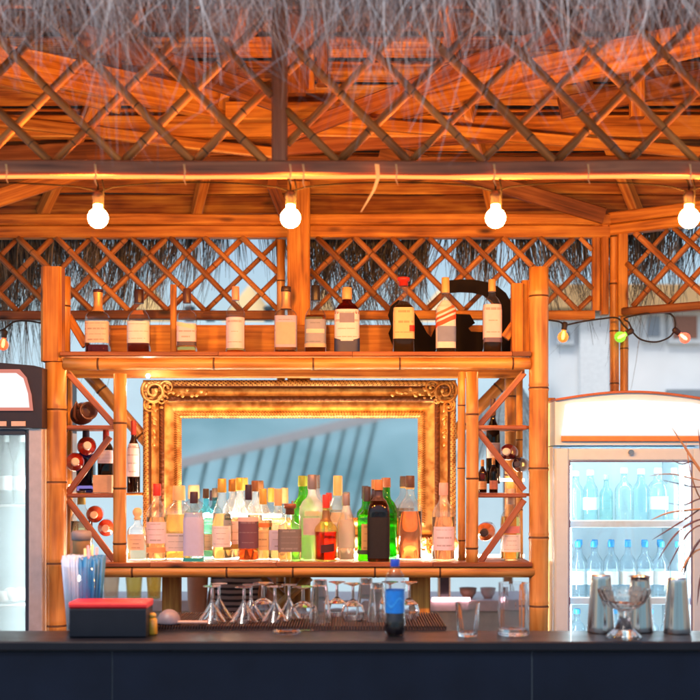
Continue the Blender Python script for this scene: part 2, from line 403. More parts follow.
def beamx(xa, xb, ya, yb, Y, depth, mat, name='beam', dy=0.):
    g = MB(); s_ = sxy(Y); zc = ZZ((ya + yb) / 2, Y); h_ = (yb - ya) * s_
    g.beam((XX(xa, Y), Y + dy, zc), (XX(xb, Y), Y + dy, zc), depth, h_, ch=.006, warp=.003); part(g, name, mat)
beamx(-130, 609, 215.5, 226, RYB, .09, PINE)
beamx(-130, 609, 226.6, 238.5, RYB, .06, PINE, dy=.004)
beamx(-130, 278, 311, 320, RYB, .05, PINED, 'lower_rail'); beamx(310, 594, 311, 320, RYB, .05, PINE, 'lower_rail')
def postx(xa, xb, ya, yb, Y, depth, mat, name='post'):
    g = MB(); s_ = sxy(Y); g.beam((XX((xa + xb) / 2, Y), Y, ZZ(yb, Y)), (XX((xa + xb) / 2, Y), Y, ZZ(ya, Y)), (xb - xa) * s_, depth, ch=.006, up=(0, 1, 0), warp=.003); part(g, name, mat)
g = MB(); g.beam((XX(299, .52), .52, 0), (XX(299, .52), .52, ZZ(184, .52)), .105, .10, up=(0, 1, 0), ch=.008); part(g, 'post', PINE)
g = MB(); g.bamboo((XX(281, .58), .58, .06), (XX(281, .58), .58, ZZ(240, .58)), .02); part(g, 'post', [BAMBOO, BNODE])
postx(592, 600, 226, 311, RYB, .04, PINE, 'lattice_frame'); postx(600.6, 608, 223, 315, RYB, .05, PINE, 'lattice_frame')
for px, r in ((614.5, .022), (624, .02)):
    g = MB(); g.bamboo((XX(px, RYB), RYB, .06), (XX(px, RYB), RYB, ZZ(218, RYB)), r); part(g, 'post', [BAMBOO, BNODE])
# right side panel, turned towards the viewer
A = Vector((1.245, .60, 0)); B = Vector((1.6, .37, 0)); dirv = (B - A).normalized(); LN = 1.35
def SP(v): return A + dirv * v.x + Vector((0, v.y, 0)) * .9 + Vector((0, 0, v.z))
ztop = ZZ(214, .6); 
def side_beam(z0, z1, depth, mat, name, a=0., o=0.):
    g = MB(); g.beam(A + dirv * a + Vector((0, o, (z0 + z1) / 2)), A + dirv * LN + Vector((0, o, (z0 + z1) / 2)), depth, z1 - z0, ch=.006, warp=.002); part(g, name, mat)
side_beam(ZZ(225, .6), ztop, .09, PINE, 'beam'); side_beam(ZZ(236, .6), ZZ(225.6, .6), .06, PINE, 'beam', o=.004)
side_beam(ZZ(317, .6), ZZ(309, .6), .05, PINED, 'lower_rail', .05)
lattice(.075, LN, ZZ(308, .6), ZZ(236, .6), 0, pitch_b, .0138, P=SP, phase=.03)
for a in (.055,):
    g = MB(); q = A + dirv * a; g.beam((q.x, q.y, ZZ(317, .6)), (q.x, q.y, ZZ(236, .6)), .045, .045, up=(0, 1, 0)); part(g, 'lattice_frame', PINE)
for a in (LN,):
    q = A + dirv * a; g = MB(); g.bamboo((q.x, q.y, .06), (q.x, q.y, ztop), .045); part(g, 'post', [BAMBOO, BNODE])
g = MB(); g.bamboo((-2.3, .6, .06), (-2.3, .6, ztop), .05); part(g, 'post', [BAMBOO, BNODE])

# front eave: beam, lattice, uprights
FY = -1.30
g = MB(); s_ = sxy(FY)
g.beam((-2.4, FY, ZZ(170, FY)), (2.4, FY, ZZ(170, FY)), .06, 14.5 * s_, ch=.006, warp=.003); part(g, 'front_beam', BEAMM)
zf0, zf1 = ZZ(162.5, FY), ZZ(162.5, FY) + .50
lattice(-2.35, XX(272, FY), zf0, zf1, FY, 72 * s_, .0138, phase=XX(50, FY) + 2.35, sp=.17, mat=STICKF)
lattice(XX(287, FY), 2.35, zf0, zf1, FY, 72 * s_, .0138, phase=XX(338, FY) - XX(287, FY), sp=.17, mat=STICKF)
postx(272, 287.5, -4, 162.4, FY, .05, BEAMM)
g = MB(); g.beam((-2.4, FY, zf1 + .04), (2.4, FY, zf1 + .04), .08, .08); part(g, 'front_beam', PINED)
for X in (-2.2, 2.2):
    g = MB(); g.bamboo((X, FY, .06), (X, FY, zf0 - .06), .055); part(g, 'post', [BAMBOO, BNODE])
# roof shell: boards inside, straw outside
YR, ZR = .80, ZZ(206, .6); YF, ZF = -1.72, 3.17; YA, ZA = -.42, ZR + 1.22; XE = 2.75; XA = 1.0
ROOFIN = woodmat('roof_boards', (.05, .010, .003), (.36, .12, .02), (.80, .42, .07), var=(.28, 1.45))
def slope(c0, c1, a1, a0, nb, name):
    """boards between eave edge c0-c1 and ridge edge a0-a1"""
    g = MB()
    for i in range(nb):
        t0 = i / nb + .002; t1 = (i + 1) / nb - random.choice((.004, .004, .010))
        p = [Vector(c0).lerp(Vector(a0), t0), Vector(c1).lerp(Vector(a1), t0), Vector(c1).lerp(Vector(a1), t1), Vector(c0).lerp(Vector(a0), t1)]
        nrm = (p[1] - p[0]).cross(p[3] - p[0]).normalized()
        if nrm.z < 0: nrm = -nrm
        lap = random.uniform(.0, .014)
        mid0 = (p[0] + p[3]) / 2 + nrm * lap; mid1 = (p[1] + p[2]) / 2 + nrm * lap
        g.beam(mid0, mid1, (p[3] - p[0]).length if False else (Vector(a0) - Vector(c0)).cross((p[1] - p[0]).normalized()).length / nb * (t1 - t0) * nb, .016, ch=.002, up=nrm, warp=.004)
    part(g, name, ROOFIN)
E = [(-XE, YR, ZR), (XE, YR, ZR), (XE, YF, ZF), (-XE, YF, ZF)]
slope(E[0], E[1], (XA, YA, ZA), (-XA, YA, ZA), 15, 'roof_boards')
slope(E[2], E[3], (-XA, YA, ZA), (XA, YA, ZA), 13, 'roof_boards')
slope(E[1], E[2], (XA, YA, ZA), (XA, YA, ZA), 12, 'roof_boards')
slope(E[3], E[0], (-XA, YA, ZA), (-XA, YA, ZA), 12, 'roof_boards')
# outside thatch shell
def straw(name, a_, m_, b_, pos=.55):
    m, nt, out = newmat(name); b = N(nt, 'ShaderNodeBsdfPrincipled'); b.inputs['Roughness'].default_value = .8
    ge = N(nt, 'ShaderNodeNewGeometry'); cr = N(nt, 'ShaderNodeValToRGB'); e = cr.color_ramp.elements
    e[0].color = (*a_, 1); e[1].color = (*b_, 1); x = e.new(pos); x.color = (*m_, 1)
    L(nt, ge.outputs['Random Per Island'], cr.inputs[0]); L(nt, cr.outputs[0], b.inputs[0]); L(nt, b.outputs[0], out.inputs[0]); return m
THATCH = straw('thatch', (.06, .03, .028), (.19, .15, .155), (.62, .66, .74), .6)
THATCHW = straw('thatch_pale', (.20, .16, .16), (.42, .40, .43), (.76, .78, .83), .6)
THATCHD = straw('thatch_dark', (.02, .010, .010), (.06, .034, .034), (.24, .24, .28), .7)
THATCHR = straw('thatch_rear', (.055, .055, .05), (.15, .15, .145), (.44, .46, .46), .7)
g = MB(); o2 = .05; th = .22
def shell(dz):
    k = .0
    return [Vector((-XE - .25, YR + .35, ZR + dz - .05)), Vector((XE + .25, YR + .35, ZR + dz - .05)), Vector((XE + .25, YF - .12, ZF + dz - .1)), Vector((-XE - .25, YF - .12, ZF + dz - .1)),
            Vector((-XA, YA, ZA + dz + .1)), Vector((XA, YA, ZA + dz + .1))]
g.v += shell(.07) + shell(.30)
fs = [(0, 1, 5, 4), (2, 3, 4, 5), (1, 2, 5), (3, 0, 4)]
for f in fs: g.face(f); g.face([i + 6 for i in reversed(f)])
for a, b_ in ((0, 1), (1, 2), (2, 3), (3, 0)): g.face((b_, a, a + 6, b_ + 6))
part(g, 'thatch_layer', plain((.26, .21, .17), .95, scale=40, bump=1., var=.3))
def fringe(n, xa, xb, ya, yb, zc, ln, wd, seed, sway=.18, name='thatch_fringe', mat=None, clump=None, curl=1., tuft=14, spread=.03, dens=0):
    """shaggy fringe: tufts whose strands share a lean and a curl"""
    rnd = random.Random(seed); g = MB()
    for q in range(n // tuft):
        cx_ = rnd.uniform(xa, xb); cy_ = rnd.uniform(ya, yb)
        c = noise.noise(Vector((cx_ * 2.3, seed, 0))) * .6 + noise.noise(Vector((cx_ * 7, seed, 3))) * .4
        tl = ln * (1 + .75 * c) * rnd.uniform(.45, 1.15)
        if clump: tl *= clump(cx_)
        if clump and dens and rnd.random() > (clump(cx_) - .35) * dens: continue
        lean = noise.noise(Vector((cx_ * 1.4, seed, 7))) * sway * 1.6 + rnd.gauss(0, sway * .45)
        ph = rnd.uniform(0, 6.28); am = rnd.uniform(.2, 1.) * curl; cv = rnd.gauss(0, .35) * curl
        for i in range(tuft):
            x = cx_ + rnd.gauss(0, spread * .45); y = cy_ + rnd.gauss(0, .02); l = tl * rnd.uniform(.4, 1.15)
            if rnd.random() < .07: l *= 1.5
            dx = lean + rnd.gauss(0, sway * .12); dyy = rnd.gauss(0, .10) - .1; pts = []
            z0 = zc + rnd.uniform(0, .16); p2 = ph + rnd.gauss(0, .3); cv2 = cv + rnd.gauss(0, .07 * curl)
            for k_ in range(9):
                t_ = k_ / 8
                pts.append(Vector((x + dx * l * 1.9 * t_ + cv2 * l * t_ * t_ * .9 + math.sin(p2 + t_ * 3.6) * .016 * am * t_ * (l / .25 + .2), y + dyy * l * t_ - .05 * l * math.sin(t_ * 3.1), z0 - (l + .1) * t_ * (1 - .14 * t_ * abs(cv2)))))
            a = rnd.gauss(0, .6); g.ribbon(pts, Vector((math.cos(a), math.sin(a), 0)) * wd * rnd.uniform(.6, 1.5))
    return part(g, name, mat or THATCH)
def clf(x):
    px = 350 + x * F / 3.3
    return .55 + .55 * math.exp(-((px - 545) / 75) ** 2) + .25 * math.exp(-((px - 120) / 90) ** 2) + .18 * math.exp(-((px - 380) / 50) ** 2)
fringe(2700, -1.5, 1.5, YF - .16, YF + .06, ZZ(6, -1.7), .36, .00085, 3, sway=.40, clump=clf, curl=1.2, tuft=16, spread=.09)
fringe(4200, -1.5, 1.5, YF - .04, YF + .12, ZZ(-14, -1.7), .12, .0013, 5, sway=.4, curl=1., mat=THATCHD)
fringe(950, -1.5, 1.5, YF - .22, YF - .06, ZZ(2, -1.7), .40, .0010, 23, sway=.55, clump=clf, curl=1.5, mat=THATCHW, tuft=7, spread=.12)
# rear fringe, seen through the back lattice
REARTH = THATCH
def clr(x):
    px = 350 + x * F / 6.1
    v = .95 + .45 * math.exp(-((px - 110) / 55) ** 2) + .5 * math.exp(-((px - 380) / 60) ** 2) + .5 * math.exp(-((px - 560) / 25) ** 2) - .45 * math.exp(-((px - 240) / 30) ** 2) + .25 * math.exp(-((px - 10) / 30) ** 2)
    v += .5 * noise.noise(Vector((x * 3.1, 4, 2)))
    return max(.3, v)
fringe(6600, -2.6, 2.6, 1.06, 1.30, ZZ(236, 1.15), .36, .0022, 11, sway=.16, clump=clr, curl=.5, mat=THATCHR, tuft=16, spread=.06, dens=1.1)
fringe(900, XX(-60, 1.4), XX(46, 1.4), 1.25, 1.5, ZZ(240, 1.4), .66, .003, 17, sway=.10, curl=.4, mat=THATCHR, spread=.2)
# timbers under the roof
def tim(p0, p1, w_, h_, mat=PINE, name='rafter'):
    g = MB(); g.beam(p0, p1, w_, h_, ch=.006, warp=.003); part(g, name, mat)
zt_ = 3.27
tim((-.19, .60, zt_), (-2.5, -1.05, zt_), .05, .13, PINE, 'tie_beam')
tim((-.17, .60, zt_ + .003), (2.3, -1.22, zt_ + .003), .05, .13, PINE, 'tie_beam')
tim((-2.6, .36, 3.19), (2.6, .36, 3.19), .05, .10, PINE, 'tie_beam')
tim((-2.6, .47, 3.05), (2.6, .47, 3.05), .04, .07, PINED, 'tie_beam')
tim((-.55, .22, 3.215), (.02, .22, 3.215), .06, .08, PINE, 'tie_beam')
tim((-.235, .12, 3.26), (-.235, .12, 3.75), .085, .05, PINED, 'king_post'); tim((-.12, .12, 3.30), (-.12, .12, 3.75), .05, .06, PINED, 'king_post')
tim((-.18, .14, 3.28), (-.18, .14, 3.74), .05, .05, PINE, 'king_post')
tim((XX(115, .05), .05, ZZ(70, .05)), (XX(115, .05), .05, 3.6), .05, .05, PINED, 'king_post')
tim((XX(637, .05), .05, ZZ(118, .05)), (XX(637, .05), .05, 3.6), .06, .05, PINE, 'king_post')
for a, b_ in ((-2.5, -1.0), (-1.5, -.6), (1.4, .6), (2.5, 1.0), (-.75, -.3), (.7, .25)):
    tim((a, YR - .08, ZR - .01), (b_, YA + .05, ZA - .15), .045, .07, PINE)
for a, b_ in ((-2.3, -1.0), (-1.2, -.5), (0, 0), (1.2, .5), (2.3, 1.0)):
    tim((a, YF + .06, ZF - .01), (b_, YA - .05, ZA - .13), .045, .07, PINE)
for px0, py0, px1, py1, Y in ((-60, 218, 90, 168, .1), (380, 150, 604, 216, .46)):
    tim(W(px0, py0, Y), W(px1, py1, Y + .08), .03, .075, PINED if px0 > 0 else PINE, 'brace')
for i, (px0, py0, px1, py1, Y) in enumerate(((-80, 112, 280, 154, .30), (-40, 158, 282, 143, .42), (282, 148, 760, 118, .36), (280, 116, 760, 158, .26), (80, 34, 280, 102, -.06), (590, 20, 280, 138, -.04), (-60, 66, 120, 108, .1), (560, 108, 800, 60, .06))):
    tim(W(px0, py0, Y), W(px1, py1, Y + .05), .035, (.05, .09, .07)[i % 3], (PINE, PINED, BOARD)[i % 3], 'brace')
tim(W(272, 184, .1), W(284, 214, .3), .04, .05, PINED, 'brace')
# dry strip hanging from the beam
g = MB(); g.ribbon([W(377, 164, -1.36), W(378, 178, -1.36), W(374, 190, -1.35), W(367, 202, -1.35), W(361, 212, -1.34)], Vector((.007, .003, 0)))
part(g, 'palm_strip', plain((.75, .5, .25), .7))

# rope light along the beam underside
g = MB(); pts = [Vector((x * .1, FY - .024 + .002 * math.sin(x), ZZ(178.9, FY) + .0015 * math.sin(x * 1.7))) for x in range(-22, 23)]
g.tube(pts, .0052, n=8)
rope = tag(g.build('rope_light', emit((1, .15, .035), 3.2)), 'glowing orange rope light fixed along the front beam', 'rope light')
for i, (px, yb) in enumerate(((6, 181), (95, 184), (184, 183), (290, 182), (303, 186), (396, 183), (494, 184), (588, 182), (690, 184))):
    g = MB(); g.ribbon([W(px, 164, FY - .04), W(px + 1, 172, FY - .048), W(px, yb - 3, FY - .046), W(px + 2, yb + 2, FY - .04)], Vector((.0035, .001, 0)))
    g.build('cable_tie', plain((.8, .45, .2), .5), rope)

# ---------------------------------------------------------------- bulbs
def bulb(px, py, Y, r, col, st, label, group, tilt=(0, 0), glowst=None, sk=(.022, .014, .014)):
    c = W(px, py, Y); t = thing('festoon_bulb', label, 'light bulb', tuple(c), group)
    M = Matrix.Rotation(R(tilt[0]), 4, 'Y')
    def tr(g):
        g.v = [c + M @ (v - c) for v in g.v]; return g
    g = MB(); prof = []
    for i in range(15):
        a = -math.pi / 2 + i / 14 * math.pi * .86
        prof.append((max(.0008, r * math.cos(a)), r * math.sin(a)))
    prof.append((r * .42, r * 1.25)); prof.append((r * .40, r * 1.45))
    g.lathe(prof, c, n=24); tr(g)
    if st > 50: g.build('glass_bulb', emit(col, st), t)
    else:
        gb = g.build('glass_bulb', glass([v ** .5 for v in col], .8, frost=.45), t)
        g = MB(); g.lathe([(r * .16, -r * .45), (r * .30, 0), (r * .26, r * .7), (r * .1, r * 1.1)], c, n=12); tr(g).build('filament', emit([v * .9 + .1 for v in col], 14), gb)
    g = MB(); g.lathe([(r * .46, r * 1.3), (r * .52, r * 1.45), (r * .50, r * 1.9), (r * .56, r * 2.0), (r * .56, r * 2.4), (r * .42, r * 2.7), (r * .2, r * 2.8)], c, n=18)
    tr(g).build('socket', plain(sk, .5), t)
    return c
BYY = -1.24
bul = []
for i, (px, lab) in enumerate(((98, 'lit bulb under the beam, above the first two whisky bottles, leftmost of the big bulbs'), (290.5, 'lit bulb hanging in front of the middle post'), (495.5, 'lit bulb hanging right of centre above the black sign'), (689, 'lit bulb at the right edge above the tilted lattice'))):
    bul.append(bulb(px, 218, BYY, .0315, (1, .335, .048), 950, lab, 'big bulbs hanging from the front beam'))
g = MB()
for a, b_ in zip([-170] + [98, 290.5, 495.5, 689], [98, 290.5, 495.5, 689, 900]):
    pa, pb = W(a, 190, BYY), W(b_, 190, BYY); pts = []
    for k in range(15):
        t_ = k / 14; q = pa.lerp(pb, t_); q.z += .045 * (2 * abs(t_ - .5)) ** 6 * 0 + .03 * math.sin(math.pi * t_) ** .5; q.y += .02; pts.append(q)
    g.tube(pts, .0026, n=6)
for px in (98, 290.5, 495.5, 689):
    g.tube([W(px, 193, BYY), W(px, 186, BYY + .01), W(px - 3, 176, FY)], .003, n=6)
    g.tube([W(px + 5, 208, BYY - .01), W(px + 6, 190, BYY - .02), W(px + 4, 178, FY)], .0025, n=6)
tag(g.build('light_cable', plain((.008, .006, .006), .9, spec=.1)), 'thin dark cable linking the big hanging bulbs', 'cable')
CBY = .48
for px, py, col, st, lab, tl, sk in (
    (3, 345, (1, .22, .07), 1.3, 'dim orange festoon bulb at the left edge above the dark fridge', 8, (.05, .04, .04)),
    (563, 337, (1, .36, .06), 1.6, 'amber festoon bulb hanging right of the shelf post', 8, (.05, .04, .04)),
    (620, 337, (.35, .8, .06), 1.2, 'green festoon bulb tilted against the corner bamboo', 62, (.05, .04, .04)),
    (685, 338, (1, .25, .14), 1.2, 'pink-orange festoon bulb tilted, rightmost of the coloured ones', -52, (.05, .03, .04))):
    bulb(px, py, CBY, .0255, col, st, lab, 'small coloured bulbs strung behind the shelf', (tl, 0), sk=sk)
g = MB()
def cable(pp, Y=CBY): 
    P_ = [W(a, b_, Y) for a, b_ in pp]; out_ = []
    for i in range(len(P_) - 1):
        p0_, p1_, p2_, p3_ = P_[max(0, i - 1)], P_[i], P_[i + 1], P_[min(len(P_) - 1, i + 2)]
        for k in range(6):
            t_ = k / 6; out_.append(.5 * ((2 * p1_) + (p2_ - p0_) * t_ + (2 * p0_ - 5 * p1_ + 4 * p2_ - p3_) * t_ ** 2 + (3 * p1_ - p0_ - 3 * p2_ + p3_) * t_ ** 3))
    out_.append(P_[-1]); g.tube(out_, .0042, n=6)
cable([(-60, 335), (-10, 330), (2, 330), (14, 322), (28, 321), (46, 324)])
tag(g.build('light_cable', plain((.02, .018, .02), .6)), 'thin black cable of the orange bulb at the left edge above the dark fridge', 'cable')
g = MB()
cable([(548, 320), (560, 322), (565, 325), (580, 322), (600, 319), (617, 318), (624, 326), (632, 332), (629, 323), (625, 318), (650, 313), (670, 314), (675, 322), (674, 331), (668, 338), (655, 342), (640, 339), (631, 330)])
tag(g.build('light_cable', plain((.02, .018, .02), .6)), 'thin black looping cable of the coloured bulbs right of the shelf', 'cable')

# ---------------------------------------------------------------- back bar shelf
sh = thing('bamboo_back_bar', 'tall bamboo and pine back bar shelf unit holding the liquor bottles', 'shelf', (0, 0, 0)); sh['_w'] = (0, 0, 0)
ZT = ZZ(352.5, 0); ZL = ZZ(562, 0)
def bmb(xa, ya, xb, yb, Y, rpx, mat=(BAMBOO, BNODE), name='bamboo_rail', sp=.26, Yb=None, n=16):
    g = MB(); g.bamboo(W(xa, ya, Y), W(xb, yb, Y if Yb is None else Yb), rpx * sxy(Y), sp=sp, n=n); return g.build(name, list(mat), sh)
bmb(56, 650, 56, 363, .0, 10.6, name='post', sp=.30); g = MB(); g.beam(W(53, 362, .02), W(53, 268, .02), .088, .085, up=(0, 1, 0), ch=.012, warp=.004); g.build('post', PINE, sh)
bmb(64, 352, 64, 277, .10, 6.5, name='post', sp=.3)
bmb(538.5, 650, 538.5, 268, .0, 9.8, name='post', sp=.36)
g = MB(); g.beam(W(517, 352, .08), W(517, 284, .08), .05, .05, up=(0, 1, 0)); g.build('post', PINE, sh)
g = MB(); g.beam(W(526, 352, .10), W(526, 281, .10), .04, .05, up=(0, 1, 0)); g.build('post', PINE, sh)
bmb(64, 364, 530, 363.5, -.012, 6., sp=.42)
bmb(64, 571.5, 534, 571.5, -.012, 6., sp=.34)
bmb(120, 374, 120, 563, .01, 6.6, name='inner_post', sp=.28); bmb(472, 372, 472, 563, .01, 6.2, name='inner_post', sp=.28)
bmb(461.5, 372, 461.5, 560, .12, 3.8, name='inner_post', sp=.28)
def boards(z, th, y0, y1, xa, xb, nx, name):
    g = MB(); rows = 3; wy = (y1 - y0) / rows
    for r_ in range(rows):
        x = xa
        while x < xb:
            x2 = min(xb, x + random.uniform(.35, .7))
            g.box(x + .001, x2 - .001, y0 + r_ * wy + .001, y0 + (r_ + 1) * wy - .001, z - th + random.uniform(-.001, 0), z); x = x2
    g.build(name, BOARD, sh)
boards(ZT, .018, -.042, .33, XX(62, 0), XX(530, 0), 4, 'top_shelf'); boards(ZL, .019, -.042, .45, XX(66, 0), XX(531, 0), 4, 'lower_shelf')
g = MB(); g.beam((XX(62, .3), .30, ZZ(371, .3)), (XX(524, .3), .30, ZZ(371, .3)), .04, .062); g.build('under_rail', PINE, sh)
g = MB(); g.beam((XX(110, .36), .35, ZZ(339, .35)), (XX(528, .35), .35, ZZ(339, .35)), .02, .125, warp=.004); g.build('back_board', PINE, sh)
# side compartments
D = [(68, 373, 114, 425, .04), (110, 437, 68, 493, .04), (68, 500, 114, 560, .04)]
for xa, ya, xb, yb, Y in D: 
    g = MB(); g.beam(W(xa, ya, Y), W(xb, yb, Y), .022, .026); g.build('brace', BAMBOOD, sh)
for xa, ya, xb, yb, Y in [(524, 373, 478, 427, .04), (478, 431, 524, 490, .04), (524, 500, 480, 562, .04)]:
    g = MB(); g.beam(W(xa, ya, Y), W(xb, yb, Y), .022, .026); g.build('brace', BAMBOOD, sh)
for xa, xb in ((66, 116), (476, 526)):
    for yy in (427.5, 495.5):
        g = MB(); g.beam(W(xa, yy, .03), W(xb, yy, .03), .03, .018); g.build('compartment_rail', BAMBOOD, sh)
        g = MB(); g.box(XX(xa, .2), XX(xb, .2), .06, .34, ZZ(yy - 2, .03) - .012, ZZ(yy - 2, .03)); g.build('compartment_shelf', BOARD, sh)
g = MB(); g.box(XX(66, .36), XX(142, .36), .342, .455, ZZ(493.5, .03) - .012, ZZ(493.5, .03)); g.build('compartment_shelf', PINE, sh)
bmb(88, 374, 150, 446, .47, 6, name='brace'); bmb(512, 374, 448, 440, .47, 6, name='brace')
g = MB(); g.beam(W(68, 566, .34), W(68, 372, .34), .035, .03, up=(0, 1, 0)); g.build('rear_upright', PINE, sh)
bmb(510.5, 566, 510.5, 374, .36, 6., name='rear_upright', sp=.3); bmb(519.5, 566, 519.5, 374, .30, 3.4, name='rear_upright', sp=.3)
g = MB(); g.beam(W(68, 316, .12), W(86, 346, .12), .03, .035); g.build('brace', PINE, sh); g = MB(); g.beam(W(527, 306, .10), W(505, 338, .10), .03, .04); g.build('brace', PINE, sh)
g = MB(); g.beam(W(173.5, 352, .2), W(173.5, 285, .2), .026, .03, up=(0, 1, 0)); g.build('upright_stick', PINE, sh)
# under the lower shelf
for xa, xb, Y in ((163, 181, .28), (409, 430, .15)):
    g = MB(); g.beam((XX((xa + xb) / 2, Y), Y, .06), (XX((xa + xb) / 2, Y), Y, ZL - .05), (xb - xa) * sxy(Y), .06, up=(0, 1, 0), ch=.006); g.build('leg', PINE, sh)
bmb(264, 620, 310, 577, .4, 4.5, name='brace'); bmb(262, 577, 306, 620, .44, 4.5, name='brace'); bmb(288, 577, 288, 625, .38, 2.6, name='brace')
# lit strips
LEDW = (1, .60, .34)
def strip(xa, xb, py, Y, r, col, st, label, name='light_strip'):
    g = MB(); g.tube([W(xa + (xb - xa) * k / 20, py, Y) for k in range(21)], r, n=8); return tag(g.build(name, emit(col, st)), label, 'light strip', 'lit strips on the back bar')
strip(70, 522, 366.5, .045, .006, (1, .52, .18), 18, 'warm light strip under the top shelf of the back bar')
strip(190, 280, 516, .345, .007, (1, .72, .50), 60, 'bright strip across the foot of the gilt frame behind the gold-cap bottles')
strip(128, 466, 555.5, .335, .007, (1, .78, .56), 260, 'warm light strip on the lower shelf behind the bottles')
strip(69, 113, 486, .30, .006, (1, .60, .40), 26, 'short lit strip in the left side compartment of the back bar')
strip(478, 524, 480, .30, .006, (1, .60, .40), 26, 'short lit strip in the right side compartment of the back bar')
strip(478, 524, 556, .32, .007, (1, .66, .5), 20, 'lit strip at the bottom right corner of the lower shelf')
strip(549.5, 549.7, 540, .06, .012, (1, .7, .4), 1, 'x') if False else None
for i, (px, py, Y, lab) in enumerate(((148, 376, .20, 'tiny white fairy light at the upper left mirror corner'), (124, 552, .07, 'tiny white fairy light at the foot of the left bamboo upright'), (205, 515, .34, 'bright fairy light behind the grey-label bottle'), (231, 514, .34, 'bright fairy light behind the gold-cap bottles'), (253, 519, .345, 'bright fairy light behind the purple-label bottle'), (431, 557, .3, 'small fairy light right of the salmon liqueur'))):
    g = MB(); g.sphere(W(px, py, Y), .009, n=12, m=8); tag(g.build('fairy_light', emit((1, .72, .6), 320), origin=W(px, py, Y)), lab, 'fairy light', 'fairy lights on the shelf')

# ---------------------------------------------------------------- gilt mirror
m, nt, out = newmat('gilt'); b = N(nt, 'ShaderNodeBsdfPrincipled'); b.inputs['Metallic'].default_value = .55
tc = N(nt, 'ShaderNodeTexCoord'); no = N(nt, 'ShaderNodeTexNoise'); no.inputs['Scale'].default_value = 24; no.inputs['Detail'].default_value = 6; L(nt, tc.outputs['Object'], no.inputs[0])
cr = N(nt, 'ShaderNodeValToRGB'); cr.color_ramp.elements[0].position = .35; cr.color_ramp.elements[0].color = (.45, .20, .045, 1); cr.color_ramp.elements[1].position = .62; cr.color_ramp.elements[1].color = (.82, .52, .17, 1)
L(nt, no.outputs[0], cr.inputs[0]); L(nt, cr.outputs[0], b.inputs[0]); b.inputs['Roughness'].default_value = .42; L(nt, b.outputs[0], out.inputs[0]); GILT = m
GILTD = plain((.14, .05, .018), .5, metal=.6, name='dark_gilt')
MY = .40; s_ = sxy(MY)
mx0, mx1 = XX(144, MY), XX(455.5, MY); mz0, mz1 = ZL + .002, ZZ(380.5, MY)
mir = thing('gilded_mirror', 'large mirror in a carved gilded frame standing behind the bottles', 'mirror', ((mx0 + mx1) / 2, MY, mz0))
fw = 38 * s_
# profile: (inset fraction, height towards viewer, kind)
prof = [(0, 0, 0), (0, .028, 0), (.03, .034, 1), (.07, .038, 1), (.11, .038, 1), (.15, .034, 1), (.18, .028, 0), (.22, .022, 0), (.30, .017, 0), (.38, .019, 0), (.42, .026, 0), (.45, .030, 2), (.49, .033, 2), (.53, .030, 2),
        (.56, .022, 0), (.60, .016, 0), (.70, .013, 0), (.80, .013, 0), (.83, .018, 3), (.87, .024, 3), (.92, .024, 3), (.96, .018, 3), (1, .006, 0), (1, -.004, 0)]
g = MB(); corners = [(mx0, mz0), (mx1, mz0), (mx1, mz1), (mx0, mz1)]; rings = []
cxm, czm = (mx0 + mx1) / 2, (mz0 + mz1) / 2
lens = [mx1 - mx0, mz1 - mz0] * 2; path = []
for i in range(4):
    a = Vector(corners[i]); b_ = Vector(corners[(i + 1) % 4]); n_ = int(lens[i] / .0042)
    for k in range(n_): path.append((i, k / n_, k * .0042))
for (i, t_, sl) in path:
    A2 = Vector(corners[i]); B2 = Vector(corners[(i + 1) % 4]); ring = []
    for f_, h_, kd in prof:
        ins = f_ * fw
        sg = [(1, 1), (-1, 1), (-1, -1), (1, -1)]
        a = Vector((A2.x + sg[i][0] * ins, A2.y + sg[i][1] * ins)); j = (i + 1) % 4; c = Vector((B2.x + sg[j][0] * ins, B2.y + sg[j][1] * ins))
        q = a.lerp(c, t_); d = 0
        if kd == 1: d = .0045 * abs(math.sin(sl * 150 + f_ * 40)) - .002
        if kd == 2: d = .004 * math.sin(sl * 260) * math.sin(f_ * 120 + sl * 90)
        if kd == 3: d = .004 * abs(math.sin(sl * 190 - f_ * 50)) - .002
        ring.append(Vector((q.x, MY - h_ - d, q.y)))
    rings.append(ring)
rings.append([v.copy() for v in rings[0]])
b0 = len(g.v); g.sweep(rings, 0, True, False, closed=False)
# dark band; recess dirt and shade painted dark into the carved grooves
np_ = len(prof)
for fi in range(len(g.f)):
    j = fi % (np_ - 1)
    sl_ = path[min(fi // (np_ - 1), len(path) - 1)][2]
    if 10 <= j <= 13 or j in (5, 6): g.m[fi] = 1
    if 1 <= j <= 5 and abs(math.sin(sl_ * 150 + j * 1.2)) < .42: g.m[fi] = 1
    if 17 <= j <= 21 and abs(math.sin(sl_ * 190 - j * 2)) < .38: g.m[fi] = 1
g.box(mx0 + .003, mx1 - .003, MY + .001, MY + .012, mz0 + .003, mz1 - .003, 0)
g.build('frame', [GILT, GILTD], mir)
m, nt, out = newmat('mirror_glass'); b = N(nt, 'ShaderNodeBsdfPrincipled'); b.inputs['Metallic'].default_value = 1; b.inputs['Base Color'].default_value = (.86, .92, .94, 1)
no = N(nt, 'ShaderNodeTexNoise'); no.inputs['Scale'].default_value = 3; no.inputs['Detail'].default_value = 5
rr = N(nt, 'ShaderNodeMapRange'); rr.inputs[3].default_value = .012; rr.inputs[4].default_value = .05; L(nt, no.outputs[0], rr.inputs[0]); L(nt, rr.outputs[0], b.inputs['Roughness']); L(nt, b.outputs[0], out.inputs[0])
g = MB(); g.box(mx0 + fw * .97, mx1 - fw * .97, MY - .007, MY - .001, mz0 + fw * .97, mz1 - fw * .97, 0, ch=.0005); g.build('mirror_glass', m, mir)
